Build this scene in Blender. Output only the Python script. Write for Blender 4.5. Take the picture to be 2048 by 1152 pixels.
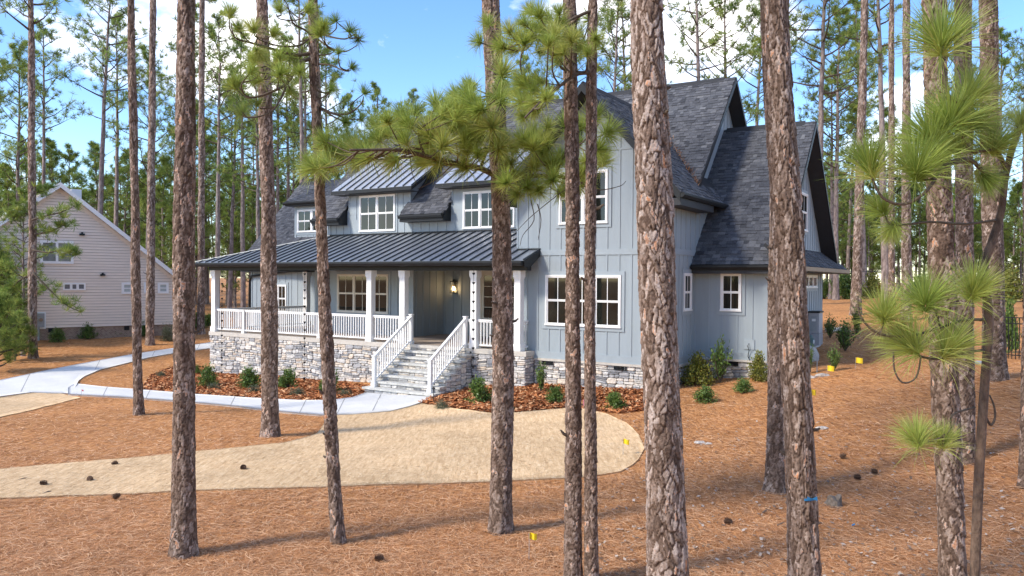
import bpy, math, random
import numpy as np
from mathutils import Matrix, Vector
R = math.radians
rng = np.random.default_rng(7)
random.seed(7)
for o in list(bpy.data.objects): bpy.data.objects.remove(o)
S = bpy.context.scene
col = S.collection

# ------------------------------------------------------------------ camera
FPX, PIT, ROL, YAW = 1563.76, 0.0115373, 0.0075295, 0.5592826
ZF = 1.5                       # porch floor height
CAMZ = ZF + 2.3
cp, sp, cr, sr = math.cos(PIT), math.sin(PIT), math.cos(ROL), math.sin(ROL)
CM = np.array([[cr,-sr,0],[sr,cr,0],[0,0,1]]) @ np.array([[1,0,0],[0,cp,-sp],[0,sp,cp]])
cam_d = bpy.data.cameras.new('camera'); cam = bpy.data.objects.new('camera', cam_d); col.objects.link(cam)
ax = lambda r: Vector((CM[r,0], CM[r,2], -CM[r,1]))
rt, dn, fw = ax(0), ax(1), ax(2)
cam.matrix_world = Matrix(((rt.x,-dn.x,-fw.x,0),(rt.y,-dn.y,-fw.y,0),(rt.z,-dn.z,-fw.z,CAMZ),(0,0,0,1)))
cam_d.sensor_width = 36; cam_d.lens = 36*FPX/2048
cam_d.clip_start = 0.1; cam_d.clip_end = 3000
S.camera = cam
# ------------------------------------------------------------------ light
SUN_AZ = (-0.90, -0.44); SUN_EL = R(40)
w = bpy.data.worlds.new('World'); S.world = w; w.use_nodes = True
nt = w.node_tree; nt.nodes.clear()
def WN(t, **k):
    n = nt.nodes.new(t)
    for a, b in k.items(): setattr(n, a, b)
    return n
sky = WN('ShaderNodeTexSky', sky_type='NISHITA', sun_disc=False)
sky.sun_elevation = SUN_EL; sky.sun_rotation = math.atan2(SUN_AZ[0], SUN_AZ[1])
sky.altitude = 100; sky.air_density = 1.0; sky.dust_density = 0.25; sky.ozone_density = 3.0
tc = WN('ShaderNodeTexCoord')
mp = WN('ShaderNodeMapping'); mp.inputs['Scale'].default_value = (1.0,1.0,1.9); mp.inputs['Location'].default_value = (0.33,0.1,0.0)
nz = WN('ShaderNodeTexNoise'); nz.inputs['Scale'].default_value = 3.1; nz.inputs['Detail'].default_value = 9; nz.inputs['Roughness'].default_value = 0.56
rp = WN('ShaderNodeValToRGB'); rp.color_ramp.elements[0].position = 0.535; rp.color_ramp.elements[1].position = 0.70
mx = WN('ShaderNodeMix', data_type='RGBA')
hs = WN('ShaderNodeHueSaturation'); hs.inputs['Saturation'].default_value = 1.18; hs.inputs['Hue'].default_value = .507; hs.inputs['Value'].default_value = .74
mx.inputs['B'].default_value = (8.2,7.7,7.1,1)
bg = WN('ShaderNodeBackground'); bg.inputs['Strength'].default_value = 0.15
wo = WN('ShaderNodeOutputWorld')
L = nt.links.new
L(tc.outputs['Generated'], mp.inputs['Vector']); L(mp.outputs[0], nz.inputs['Vector']); L(nz.outputs['Fac'], rp.inputs[0])
L(sky.outputs[0], hs.inputs['Color']); L(hs.outputs[0], mx.inputs['A']); L(rp.outputs[0], mx.inputs['Factor'])
L(mx.outputs['Result'], bg.inputs['Color']); L(bg.outputs[0], wo.inputs['Surface'])
sd = bpy.data.lights.new('sun','SUN'); sd.energy = 1.75; sd.angle = R(10.0); sd.color = (1.0,0.90,0.76)
so = bpy.data.objects.new('sun', sd); col.objects.link(so); so.location = (-30,-15,40)
sdir = Vector((SUN_AZ[0]*math.cos(SUN_EL), SUN_AZ[1]*math.cos(SUN_EL), math.sin(SUN_EL)))
so.rotation_euler = sdir.to_track_quat('Z','Y').to_euler()
vs = S.view_settings
vs.view_transform = 'Standard'; vs.look = 'None'; vs.gamma = 1; vs.exposure = 1.5; vs.use_curve_mapping = False

# ------------------------------------------------------------------ geometry of the view, used to place things from measurements
def ray(x, y):
    d = CM.T @ np.array([(x-1024)/FPX, (y-576)/FPX, 1.0])
    return np.array([d[0], d[2], -d[1]])
O3 = np.array([0.0151, 25.0338, ZF])
U3 = np.array([math.cos(YAW), -math.sin(YAW), 0]); V3 = np.array([math.sin(YAW), math.cos(YAW), 0])
def HW(u, v, z=0): return O3 + u*U3 + v*V3 + np.array([0,0,z])
CAMP = np.array([0,0,CAMZ])
def proj(P):
    q = P - CAMP
    q = np.stack([q[...,0], -q[...,2], q[...,1]], -1) @ CM.T
    zz = np.where(q[...,2] > 0.05, q[...,2], 0.05)
    return 1024+FPX*q[...,0]/zz, 576+FPX*q[...,1]/zz
# terrain: thin plate spline through surveyed spots
CP = [(0,9,-1.4),(-8,10,-1.45),(-15,18,-1.5),(-12.7,33,-1.75),(-3.5,25.0,-1.45),(-1.5,22.5,-1.42),(0.5,24.6,-1.15),(4,22.9,-1.03),(7.2,23.6,-.62),
      (12.1,30.4,-.2),(16.6,38,.6),(22,60,1.0),(8,9.5,-1.3),(12,19.5,-.25),(9,14,-1.0),(-24,42,-1.1),(-34,40,-1.0),(-30,62,-.7),(0,62,-.4),(-14,60,-.8),
      (40,60,1.1),(16,12,-.75),(-6,17,-1.5),(0,0,-1.3),(-20,5,-1.4),(20,3,-1.0),(-25,25,-1.55),(4,16,-1.25)]
for k in range(12):
    a = k*math.pi/6; CP.append((110*math.cos(a), 30+110*math.sin(a), 0.0 if math.cos(a) < .2 else .8))
CP = np.array(CP)
def _tps(r2): return np.where(r2 > 1e-9, r2*np.log(np.maximum(r2,1e-9)), 0)
_K = _tps(((CP[:,None,:2]-CP[None,:,:2])**2).sum(-1)) + np.eye(len(CP))*2.0
_P = np.hstack([np.ones((len(CP),1)), CP[:,:2]])
_A = np.block([[_K,_P],[_P.T,np.zeros((3,3))]])
_w = np.linalg.solve(_A, np.concatenate([CP[:,2], np.zeros(3)]))
def hgt(x, y):
    x = np.asarray(x, float); y = np.asarray(y, float)
    d = np.hypot(x, y-30); k = np.minimum(1, 105/np.maximum(d,1e-6))
    x = x*k; y = 30+(y-30)*k
    z = _w[-3] + _w[-2]*x + _w[-1]*y
    for i in range(len(CP)):
        z = z + _w[i]*_tps((x-CP[i,0])**2+(y-CP[i,1])**2)
    z = z + 0.035*np.sin(x*0.9+1.3)*np.sin(y*0.75+0.4) + 0.018*np.sin(x*2.3+y*1.1)*np.sin(y*2.0-x*.6)
    return z + ZF
def gpx(x, y, dz=0.0):
    """where the line of sight through a photo point meets the terrain"""
    d = ray(x, y); t = 3.6/max(-d[2], 0.02)
    t = min(t, 150)
    for _ in range(25):
        P = CAMP + d*t
        t2 = (float(hgt(P[0], P[1]))+dz-CAMZ)/min(d[2], -0.005)
        t = 0.5*t + 0.5*min(max(t2, 3), 200)
    return CAMP + d*t

# ------------------------------------------------------------------ object helpers
class MB:
    def __init__(s): s.v = []; s.f = []; s.m = []
    def add(s, vs_, fs, mi=0):
        n = len(s.v); s.v += [tuple(p) for p in vs_]; s.f += [tuple(i+n for i in f) for f in fs]; s.m += [mi]*len(fs)
    def box(s, x0,x1,y0,y1,z0,z1, mi=0):
        s.add([(x0,y0,z0),(x1,y0,z0),(x1,y1,z0),(x0,y1,z0),(x0,y0,z1),(x1,y0,z1),(x1,y1,z1),(x0,y1,z1)],
              [(0,3,2,1),(4,5,6,7),(0,1,5,4),(1,2,6,5),(2,3,7,6),(3,0,4,7)], mi)
    def prism(s, poly, off, mi=0):
        """closed prism: polygon (list of 3d pts) extruded by off"""
        n = len(poly); b = [(p[0]+off[0],p[1]+off[1],p[2]+off[2]) for p in poly]
        s.add(list(poly)+b, [tuple(range(n-1,-1,-1)), tuple(range(n,2*n))]+[(i,(i+1)%n,n+(i+1)%n,n+i) for i in range(n)], mi)
    def tube(s, pts, rad, n=6, cap=True, mi=0):
        pts = [Vector(p) for p in pts]; rings = []
        if not hasattr(rad,'__len__'): rad = [rad]*len(pts)
        up = Vector((0.13,0.31,0.94)); vs_ = []; fs = []
        for i, p in enumerate(pts):
            t = (pts[min(i+1,len(pts)-1)]-pts[max(i-1,0)])
            t = t.normalized() if t.length > 1e-9 else Vector((0,0,1))
            a = t.cross(up)
            if a.length < .05: a = t.cross(Vector((1,0,0)))
            a.normalize(); b = t.cross(a)
            for k in range(n):
                an = 2*math.pi*k/n; q = p + (a*math.cos(an)+b*math.sin(an))*rad[i]; vs_.append(q[:])
        for i in range(len(pts)-1):
            for k in range(n):
                fs.append((i*n+k, i*n+(k+1)%n, (i+1)*n+(k+1)%n, (i+1)*n+k))
        if cap: fs.append(tuple(range(n-1,-1,-1))); fs.append(tuple(range((len(pts)-1)*n, len(pts)*n)))
        s.add(vs_, fs, mi)
    def mesh(s, name, mats, smooth=False):
        me = bpy.data.meshes.new(name); me.from_pydata(s.v, [], s.f)
        if not isinstance(mats, (list,tuple)): mats = [mats]
        for m in mats: me.materials.append(m)
        if len(mats) > 1: me.polygons.foreach_set('material_index', s.m)
        if smooth: me.polygons.foreach_set('use_smooth', [True]*len(me.polygons))
        me.update(); return me
def npmesh(name, V, F, mat, smooth=False, tone=None):
    """fast mesh from arrays; F is (n,3) or (n,4); tone: per vertex (n,4) colour attribute"""
    V = np.asarray(V, np.float32); F = np.asarray(F, np.int32); k = F.shape[1]
    me = bpy.data.meshes.new(name)
    me.vertices.add(len(V)); me.vertices.foreach_set('co', V.ravel())
    me.loops.add(F.size); me.loops.foreach_set('vertex_index', F.ravel())
    me.polygons.add(len(F)); me.polygons.foreach_set('loop_start', np.arange(0, F.size, k, dtype=np.int32))
    if smooth: me.polygons.foreach_set('use_smooth', np.ones(len(F), bool))
    me.update(calc_edges=True); me.materials.append(mat)
    if tone is not None:
        a = me.attributes.new('tone','FLOAT_COLOR','POINT'); a.data.foreach_set('color', np.asarray(tone,np.float32).ravel())
    return me
def set_tone(me, val):
    a = me.attributes.new('tone','FLOAT_COLOR','POINT'); n = len(me.vertices)
    a.data.foreach_set('color', np.tile(np.asarray(val,np.float32), n))
def link(name, me, parent=None, loc=None, rot=None, scale=None):
    o = bpy.data.objects.new(name, me); col.objects.link(o)
    if parent is not None: o.parent = parent
    if loc is not None: o.location = loc
    if rot is not None: o.rotation_euler = rot
    if scale is not None: o.scale = scale
    return o
def tag(o, label, cat, group=None, kind=None):
    o['label'] = label; o['category'] = cat
    if group: o['group'] = group
    if kind: o['kind'] = kind
    return o
def struct(o, kind='structure', label=None):
    o['kind'] = kind
    if label: o['label'] = label
    return o
def empty(name, loc, rz=0):
    o = link(name, None, None, loc, (0,0,rz)); o.empty_display_size = .2; return o

# ------------------------------------------------------------------ materials
def M(name, base, rough=.7, var=0.0, vscale=8.0, bump=0.0, bscale=40.0, spec=.4, metallic=0.0, stretch=(1,1,1), col2=None, detail=4, coat=0.0):
    m = bpy.data.materials.new(name); m.use_nodes = True
    n = m.node_tree.nodes; l = m.node_tree.links.new; b = n['Principled BSDF']
    b.inputs['Base Color'].default_value = (*base,1); b.inputs['Roughness'].default_value = rough
    b.inputs['Specular IOR Level'].default_value = spec; b.inputs['Metallic'].default_value = metallic
    b.inputs['Coat Weight'].default_value = coat
    t = n.new('ShaderNodeTexCoord'); mp_ = n.new('ShaderNodeMapping'); mp_.inputs['Scale'].default_value = stretch
    l(t.outputs['Object'], mp_.inputs['Vector'])
    if var > 0 or col2:
        z = n.new('ShaderNodeTexNoise'); z.inputs['Scale'].default_value = vscale; z.inputs['Detail'].default_value = detail; z.inputs['Roughness'].default_value = .62
        l(mp_.outputs[0], z.inputs['Vector'])
        r = n.new('ShaderNodeValToRGB'); l(z.outputs['Fac'], r.inputs[0])
        r.color_ramp.elements[0].position = .3; r.color_ramp.elements[1].position = .7
        c0 = tuple(max(0,c*(1-var)) for c in base); c1 = col2 if col2 else tuple(c*(1+var) for c in base)
        r.color_ramp.elements[0].color = (*c0,1); r.color_ramp.elements[1].color = (*c1,1)
        l(r.outputs[0], b.inputs['Base Color'])
    if bump > 0:
        z2 = n.new('ShaderNodeTexNoise'); z2.inputs['Scale'].default_value = bscale; z2.inputs['Detail'].default_value = 5
        l(mp_.outputs[0], z2.inputs['Vector'])
        bm = n.new('ShaderNodeBump'); bm.inputs['Strength'].default_value = bump; bm.inputs['Distance'].default_value = .02
        l(z2.outputs['Fac'], bm.inputs['Height']); l(bm.outputs[0], b.inputs['Normal'])
    return m
def toneM(name, stops, rough=.85, spec=.3, nscale=20, nvar=.25, bump=.3, bscale=60, channel=0, trans=0.0, objrand=0.0):
    """colour from the per-piece 'tone' attribute (0..1) through a ramp, with fine noise"""
    m = bpy.data.materials.new(name); m.use_nodes = True
    n = m.node_tree.nodes; l = m.node_tree.links.new; b = n['Principled BSDF']
    b.inputs['Roughness'].default_value = rough; b.inputs['Specular IOR Level'].default_value = spec
    a = n.new('ShaderNodeAttribute'); a.attribute_name = 'tone'
    sep = n.new('ShaderNodeSeparateColor'); l(a.outputs['Color'], sep.inputs[0])
    src = sep.outputs[channel]
    if objrand > 0:
        oi = n.new('ShaderNodeObjectInfo'); ma = n.new('ShaderNodeMath'); ma.operation = 'MULTIPLY_ADD'
        l(oi.outputs['Random'], ma.inputs[0]); ma.inputs[1].default_value = objrand; l(src, ma.inputs[2])
        fr = n.new('ShaderNodeMath'); fr.operation = 'FRACT'; l(ma.outputs[0], fr.inputs[0]); src = fr.outputs[0]
    r = n.new('ShaderNodeValToRGB'); l(src, r.inputs[0])
    e = r.color_ramp.elements
    while len(e) < len(stops): e.new(.5)
    for k, (p, c) in enumerate(stops): e[k].position = p; e[k].color = (*c,1)
    t = n.new('ShaderNodeTexCoord'); z = n.new('ShaderNodeTexNoise'); z.inputs['Scale'].default_value = nscale; z.inputs['Detail'].default_value = 5
    l(t.outputs['Object'], z.inputs['Vector'])
    mr = n.new('ShaderNodeMapRange'); mr.inputs['From Min'].default_value = .3; mr.inputs['From Max'].default_value = .7; mr.inputs['To Min'].default_value = 1-nvar; mr.inputs['To Max'].default_value = 1+nvar
    l(z.outputs['Fac'], mr.inputs['Value'])
    mm = n.new('ShaderNodeVectorMath'); mm.operation = 'SCALE'; l(r.outputs[0], mm.inputs[0]); l(mr.outputs[0], mm.inputs['Scale'])
    l(mm.outputs[0], b.inputs['Base Color'])
    if bump > 0:
        z2 = n.new('ShaderNodeTexNoise'); z2.inputs['Scale'].default_value = bscale; z2.inputs['Detail'].default_value = 4
        l(t.outputs['Object'], z2.inputs['Vector'])
        bm = n.new('ShaderNodeBump'); bm.inputs['Strength'].default_value = bump; bm.inputs['Distance'].default_value = .015
        l(z2.outputs['Fac'], bm.inputs['Height']); l(bm.outputs[0], b.inputs['Normal'])
    if trans > 0:
        tr = n.new('ShaderNodeBsdfTranslucent'); l(mm.outputs[0], tr.inputs['Color'])
        ms = n.new('ShaderNodeMixShader'); ms.inputs[0].default_value = trans
        l(b.outputs[0], ms.inputs[1]); l(tr.outputs[0], ms.inputs[2]); l(ms.outputs[0], n['Material Output'].inputs['Surface'])
    return m
m_siding = M('blue_grey_siding', (.295,.345,.378), .6, .06, 3, .12, 120, stretch=(1,1,.15))
m_batten = M('blue_grey_batten', (.305,.355,.388), .6, .05, 4)
m_white = M('white_paint', (.80,.80,.79), .45, .03, 6)
m_cream = M('cream_trim', (.70,.64,.54), .5, .05, 6)
m_black = M('black_metal', (.014,.016,.018), .5, .15, 6, spec=.3)
m_seam = M('shaded_seam', (.045,.055,.065), .4, .1, 6, spec=.4)  # panel metal darkened: the seams' shaded sides are put into the colour
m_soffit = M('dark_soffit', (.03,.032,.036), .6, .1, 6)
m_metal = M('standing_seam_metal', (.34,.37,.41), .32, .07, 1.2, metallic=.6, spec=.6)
m_metal2 = M('dormer_glare_metal', (.72,.72,.70), .34, .07, 1.2, metallic=.7, spec=.6)  # paler copy of the porch metal, with sky glare painted into its colour
m_glass = M('window_glass', (.010,.012,.010), .03, .5, 1.6, spec=.5)
m_roofbase = M('roof_underlay', (.03,.032,.036), .9)
m_shingle = toneM('asphalt_shingle', [(0,(.038,.041,.049)),(.5,(.088,.092,.104)),(1,(.165,.17,.182))], .92, .25, 45, .35, .5, 160)
m_stone = toneM('ledge_stone', [(0,(.22,.225,.24)),(.2,(.38,.38,.385)),(.45,(.52,.51,.49)),(.65,(.61,.575,.52)),(.82,(.57,.48,.385)),(1,(.68,.66,.63))], .85, .25, 14, .3, .6, 30)
m_mortar = M('mortar', (.26,.245,.225), .95, .2, 20)
m_cap = M('cast_cap', (.50,.47,.42), .8, .1, 8, .2, 60)
m_tread = M('flagstone_tread', (.52,.515,.48), .85, .25, 7, .4, 30)
m_floor = M('porch_floor', (.36,.30,.25), .7, .12, 3, .1, 30)
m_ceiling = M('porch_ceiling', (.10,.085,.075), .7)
m_conc = M('concrete', (.60,.60,.58), .85, .07, .9, .25, 180, col2=(.66,.66,.64), detail=8)
m_bulb = bpy.data.materials.new('lamp_glow'); m_bulb.use_nodes = True
_b = m_bulb.node_tree.nodes['Principled BSDF']; _b.inputs['Emission Color'].default_value = (1,.62,.25,1); _b.inputs['Emission Strength'].default_value = 9
m_lglass = M('lantern_glass', (.25,.2,.15), .1, spec=.5)
m_needle = toneM('pine_needles', [(0,(.11,.18,.040)),(.4,(.25,.35,.070)),(.75,(.44,.51,.125)),(1,(.58,.54,.20))], .45, .4, 3, .2, 0, trans=.46)
m_needle_far = toneM('pine_needles_distant', [(0,(.10,.17,.042)),(.5,(.22,.31,.070)),(1,(.44,.47,.12))], .6, .25, 1.2, .3, 0, trans=.45)
m_barkfar = M('pine_bark_plain', (.165,.12,.10), .9, .55, 4.5, 1.0, 12, stretch=(2.0,2.0,.7), col2=(.40,.325,.30), detail=9)
m_barkdark = M('sapling_bark', (.085,.055,.040), .9, .5, 12, 1.0, 26, stretch=(1.5,1.5,.6), col2=(.20,.135,.095), detail=9)
m_twig = M('twig_bark', (.10,.075,.055), .9, .35, 30, .5, 60)
m_bark = toneM('pine_bark_plates', [(0,(.040,.026,.019)),(.25,(.115,.076,.056)),(.5,(.215,.155,.122)),(.86,(.43,.36,.32)),(1,(.44,.21,.105))], .9, .25, 40, .35, .6, 90)
m_leaf = toneM('shrub_leaf', [(0,(.045,.085,.020)),(.5,(.10,.175,.034)),(1,(.21,.29,.06))], .45, .45, 20, .2, 0, trans=.2)
m_leafy = toneM('yellow_shrub_leaf', [(0,(.07,.09,.016)),(.5,(.17,.19,.03)),(1,(.30,.25,.06))], .5, .4, 20, .2, 0, trans=.25)
m_leafg = toneM('grey_green_leaf', [(0,(.06,.085,.05)),(.5,(.11,.135,.08)),(1,(.19,.19,.12))], .6, .3, 20, .2, 0, trans=.2)
# ================================================================== ground
def ground_mat(name, c0, c1, c2, sc=1.0, bump=.6):
    m = bpy.data.materials.new(name); m.use_nodes = True
    n = m.node_tree.nodes; l = m.node_tree.links.new; b = n['Principled BSDF']; b.inputs['Roughness'].default_value = .95; b.inputs['Specular IOR Level'].default_value = .15
    t = n.new('ShaderNodeTexCoord')
    def noise(s, d=6, r=.6, rot=0, st=(1,1,1)):
        mp_ = n.new('ShaderNodeMapping'); mp_.inputs['Scale'].default_value = st; mp_.inputs['Rotation'].default_value = (0,0,rot)
        z = n.new('ShaderNodeTexNoise'); z.inputs['Scale'].default_value = s; z.inputs['Detail'].default_value = d; z.inputs['Roughness'].default_value = r
        l(t.outputs['Object'], mp_.inputs[0]); l(mp_.outputs[0], z.inputs['Vector']); return z.outputs['Fac']
    big = noise(.35*sc); f1 = noise(16*sc, 5, .7, .5, (1,.16,1)); f2 = noise(16*sc, 5, .7, -.8, (1,.16,1)); f3 = noise(16*sc,5,.7,1.9,(1,.16,1))
    mxn = n.new('ShaderNodeMath'); mxn.operation = 'MAXIMUM'; l(f1, mxn.inputs[0]); l(f2, mxn.inputs[1])
    mx2 = n.new('ShaderNodeMath'); mx2.operation = 'MAXIMUM'; l(mxn.outputs[0], mx2.inputs[0]); l(f3, mx2.inputs[1])
    r = n.new('ShaderNodeValToRGB'); l(mx2.outputs[0], r.inputs[0]); e = r.color_ramp.elements; e.new(.5)
    e[0].position = .46; e[1].position = .58; e[2].position = .72
    e[0].color = (*c0,1); e[1].color = (*c1,1); e[2].color = (*c2,1)
    mr = n.new('ShaderNodeMapRange'); mr.inputs['From Min'].default_value = .3; mr.inputs['From Max'].default_value = .7; mr.inputs['To Min'].default_value = .80; mr.inputs['To Max'].default_value = 1.16
    l(big, mr.inputs['Value'])
    vm = n.new('ShaderNodeVectorMath'); vm.operation = 'SCALE'; l(r.outputs[0], vm.inputs[0]); l(mr.outputs[0], vm.inputs['Scale'])
    l(vm.outputs[0], b.inputs['Base Color'])
    bm = n.new('ShaderNodeBump'); bm.inputs['Strength'].default_value = bump; bm.inputs['Distance'].default_value = .03
    l(mx2.outputs[0], bm.inputs['Height']); l(bm.outputs[0], b.inputs['Normal'])
    return m
m_straw_g = ground_mat('pine_straw_ground', (.27,.12,.045), (.47,.225,.085), (.60,.325,.145))
m_mat = ground_mat('straw_blanket', (.48,.325,.18), (.63,.45,.265), (.73,.565,.365), .9, .5)
m_mulch_g = ground_mat('mulch_ground', (.14,.05,.02), (.28,.095,.035), (.42,.17,.07), 1.2, .8)
m_straw = toneM('straw_blades', [(0,(.18,.078,.036)),(.35,(.40,.185,.082)),(.7,(.58,.31,.155)),(1,(.74,.50,.31))], .8, .25, 5, .1, 0)
m_chip = toneM('mulch_chips', [(0,(.12,.04,.018)),(.4,(.32,.11,.04)),(.75,(.50,.20,.075)),(1,(.66,.38,.2))], .85, .2, 20, .15, 0)
m_flake = toneM('straw_flecks', [(0,(.30,.19,.09)),(.5,(.60,.45,.27)),(1,(.74,.60,.40))], .85, .2, 9, .1, 0)

gx = np.concatenate([-np.geomspace(900,46,14), np.arange(-44,44.1,.45), np.geomspace(46,900,14)])
gy = np.concatenate([-np.geomspace(900,8,14), np.arange(-6,70.1,.45), np.geomspace(72,1500,16)])
X, Y = np.meshgrid(gx, gy); Z = hgt(X, Y)
V = np.stack([X,Y,Z],-1).reshape(-1,3); nx = len(gx); ny = len(gy)
ii = (np.arange(ny-1)[:,None]*nx + np.arange(nx-1)[None]).ravel()
struct(link('ground', npmesh('ground', V, np.stack([ii,ii+1,ii+1+nx,ii+nx],-1), m_straw_g, True)))

PATCH = {}
def curve(pts, x):
    p = np.array(pts, float); return np.interp(x, p[:,0], p[:,1])
def patch(name, top, bot, mat, dz, nc=90, nr=8, skirt=.06, wob=0.0, seed=0, nomask=False):
    """a sheet on the terrain between two surveyed edges"""
    x0, x1 = top[0][0], top[-1][0]; xs = np.linspace(x0, x1, nc)
    g = np.random.default_rng(seed)
    wt = np.cumsum(g.normal(0,1,nc)); wt -= np.linspace(wt[0],wt[-1],nc); wt = wob*wt/max(1,np.abs(wt).max())
    A = np.array([gpx(x, y)[:2] for x, y in zip(xs, curve(top, xs)+wt)]); B = np.array([gpx(x, y)[:2] for x, y in zip(xs, curve(bot, xs)+wt[::-1]*1.2)])
    if not nomask: PATCH[name] = (top, bot)
    k = np.linspace(0,1,nr)[None,:,None]
    P = A[:,None]*(1-k)+B[:,None]*k
    Zs = hgt(P[...,0], P[...,1]) + dz
    V = np.concatenate([P, Zs[...,None]],-1).reshape(-1,3)
    i = (np.arange(nc-1)[:,None]*nr+np.arange(nr-1)[None]).ravel()
    F = np.stack([i,i+1,i+1+nr,i+nr],-1)
    if skirt:
        ring = [j*nr for j in range(nc)] + [ (nc-1)*nr+j for j in range(1,nr)] + [j*nr+nr-1 for j in range(nc-2,-1,-1)] + [j for j in range(nr-2,0,-1)]
        n0 = len(V); lo = V[ring].copy(); lo[:,2] -= skirt; V = np.vstack([V, lo]); m_ = len(ring)
        F = np.vstack([F, [[ring[j], n0+j, n0+(j+1)%m_, ring[(j+1)%m_]] for j in range(m_)]])
    return struct(link(name, npmesh(name, V, F, mat, True)))
LAWN_T = [(-760,1030),(-160,958),(0,942),(200,925),(400,907),(560,890),(632,872),(652,846),(662,828),(700,832),(780,825),(850,806),(900,817),(1000,829),(1080,822),(1150,817),(1215,830),(1258,850),(1283,878),(1289,898)]
LAWN_B = [(-760,1080),(-160,1014),(0,1002),(200,995),(400,986),(700,975),(1000,966),(1130,961),(1200,955),(1240,947),(1270,930),(1285,912),(1289,899)]
patch('straw_lawn', LAWN_T, LAWN_B, m_mat, .03, 170, 30, .03, 3, 3)
patch('straw_verge', [(-700,960),(-220,838),(0,796),(60,787),(110,788),(160,796)], [(-700,1040),(-220,900),(0,836),(60,822),(110,808),(160,797)], m_mat, .026, 50, 10, .03, 2, 4)
DRV_T = [(-700,925),(-240,812),(0,762),(80,745),(150,731),(270,709),(350,697),(420,686),(480,676),(560,664)]
DRV_B = [(-700,965),(-240,842),(0,795),(60,787),(110,789),(143,789),(150,778),(154,766),(165,756),(200,741),(300,716),(370,704),(420,698),(480,687),(560,672)]
d_o = patch('driveway', DRV_T, DRV_B, m_conc, .045, 120, 12, .09)
WLK_T = [(136,778),(150,769),(200,775),(300,783),(400,791),(500,798),(600,803),(660,803),(705,797),(740,784),(765,776),(800,772),(845,772),(866,786)]
WLK_B = [(136,791),(150,792),(230,796),(350,804),(480,816),(560,826),(640,833),(700,832),(780,825),(820,815),(850,805),(866,798)]
w_o = patch('walkway', WLK_T, WLK_B, m_conc, .05, 110, 8, .09)
MUL_T = [(287,770),(300,752),(345,733),(390,730),(430,742),(500,748),(600,757),(738,772),(742,778)]
MUL_B = [(287,780),(300,783),(400,791),(500,798),(600,803),(660,803),(705,797),(738,785),(742,780)]
patch('mulch_bed', MUL_T, MUL_B, m_mulch_g, .03, 60, 10, .02, 1, 6)
MU2_T = [(836,807),(862,796),(925,779),(1050,764),(1130,762),(1290,782),(1340,786)]
MU2_B = [(836,808),(900,816),(1000,829),(1080,822),(1150,816),(1240,828),(1290,822),(1340,800)]
patch('mulch_bed', MU2_T, MU2_B, m_mulch_g, .03, 60, 10, .02, 1, 7)
PATCH['mulch2'] = (MU2_T, MU2_B); PATCH['mulch1'] = (MUL_T, MUL_B); PATCH.pop('mulch_bed')
m_joint = M('dark_joint', (.30,.30,.29), .9)  # plain darker grey for the control joint strips
for o_, T_, B_, js, dz in ((w_o, WLK_T, WLK_B, (215,300,385,470,545,612,690,770), .05), (d_o, DRV_T, DRV_B, (-60,60,200,310,400), .045)):
    for x in js:
        y0, y1 = curve(T_,x), curve(B_,x)
        P = np.array([gpx(x+(yy-y0)*-.5, yy) for yy in np.linspace(y0+.6, y1-.6, 7)]); mb = MB()
        d = (P[-1]-P[0]); nrm = np.array([d[1],-d[0],0]); nrm = nrm/np.linalg.norm(nrm)*.012
        for p in P: p[2] = hgt(p[0],p[1])+dz+.004
        vv = [p-nrm for p in P]+[p+nrm for p in P]
        mb.add(vv, [(k,k+1,k+8,k+7) for k in range(6)])
        link('control_joint', mb.mesh('control_joint', m_joint), o_)
def in_patch(px, py, names=None):
    r = np.zeros(len(px), bool)
    for k, (t, b) in PATCH.items():
        if names and k not in names: continue
        r |= (px > t[0][0]) & (px < t[-1][0]) & (py > curve(t,px)) & (py < curve(b,px))
    return r
# many sight lines at once onto the terrain
def gpx_np(px, py):
    d = np.stack([(px-1024)/FPX, (py-576)/FPX, np.ones_like(px)],-1) @ CM
    d = np.stack([d[:,0], d[:,2], -d[:,1]],-1); t = 3.6/np.maximum(-d[:,2],.02); t = np.minimum(t,150)
    for _ in range(14):
        P = CAMP + d*t[:,None]; t2 = (hgt(P[:,0],P[:,1])-CAMZ)/np.minimum(d[:,2],-.005); t = .5*t+.5*np.clip(t2,3,200)
    return CAMP + d*t[:,None]
def house_uv(P):
    q = P[:,:2]-O3[:2]; return q@U3[:2], q@V3[:2]
def in_house(P, mrg=0.0):
    u, v = house_uv(P)
    return ((u>-15-mrg)&(u<.5+mrg)&(v>-mrg)&(v<6)) | ((u>-.2-mrg)&(u<5.1+mrg)&(v>.5-mrg)&(v<12)) | ((u>4-mrg)&(u<7.35+mrg)&(v>2.6-mrg)&(v<11.2)) | ((u>-19.4)&(u<-11)&(v>5.7)&(v<12)) | ((u>-4.5)&(u<-1.5)&(v>-2.1)&(v<0))
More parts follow.
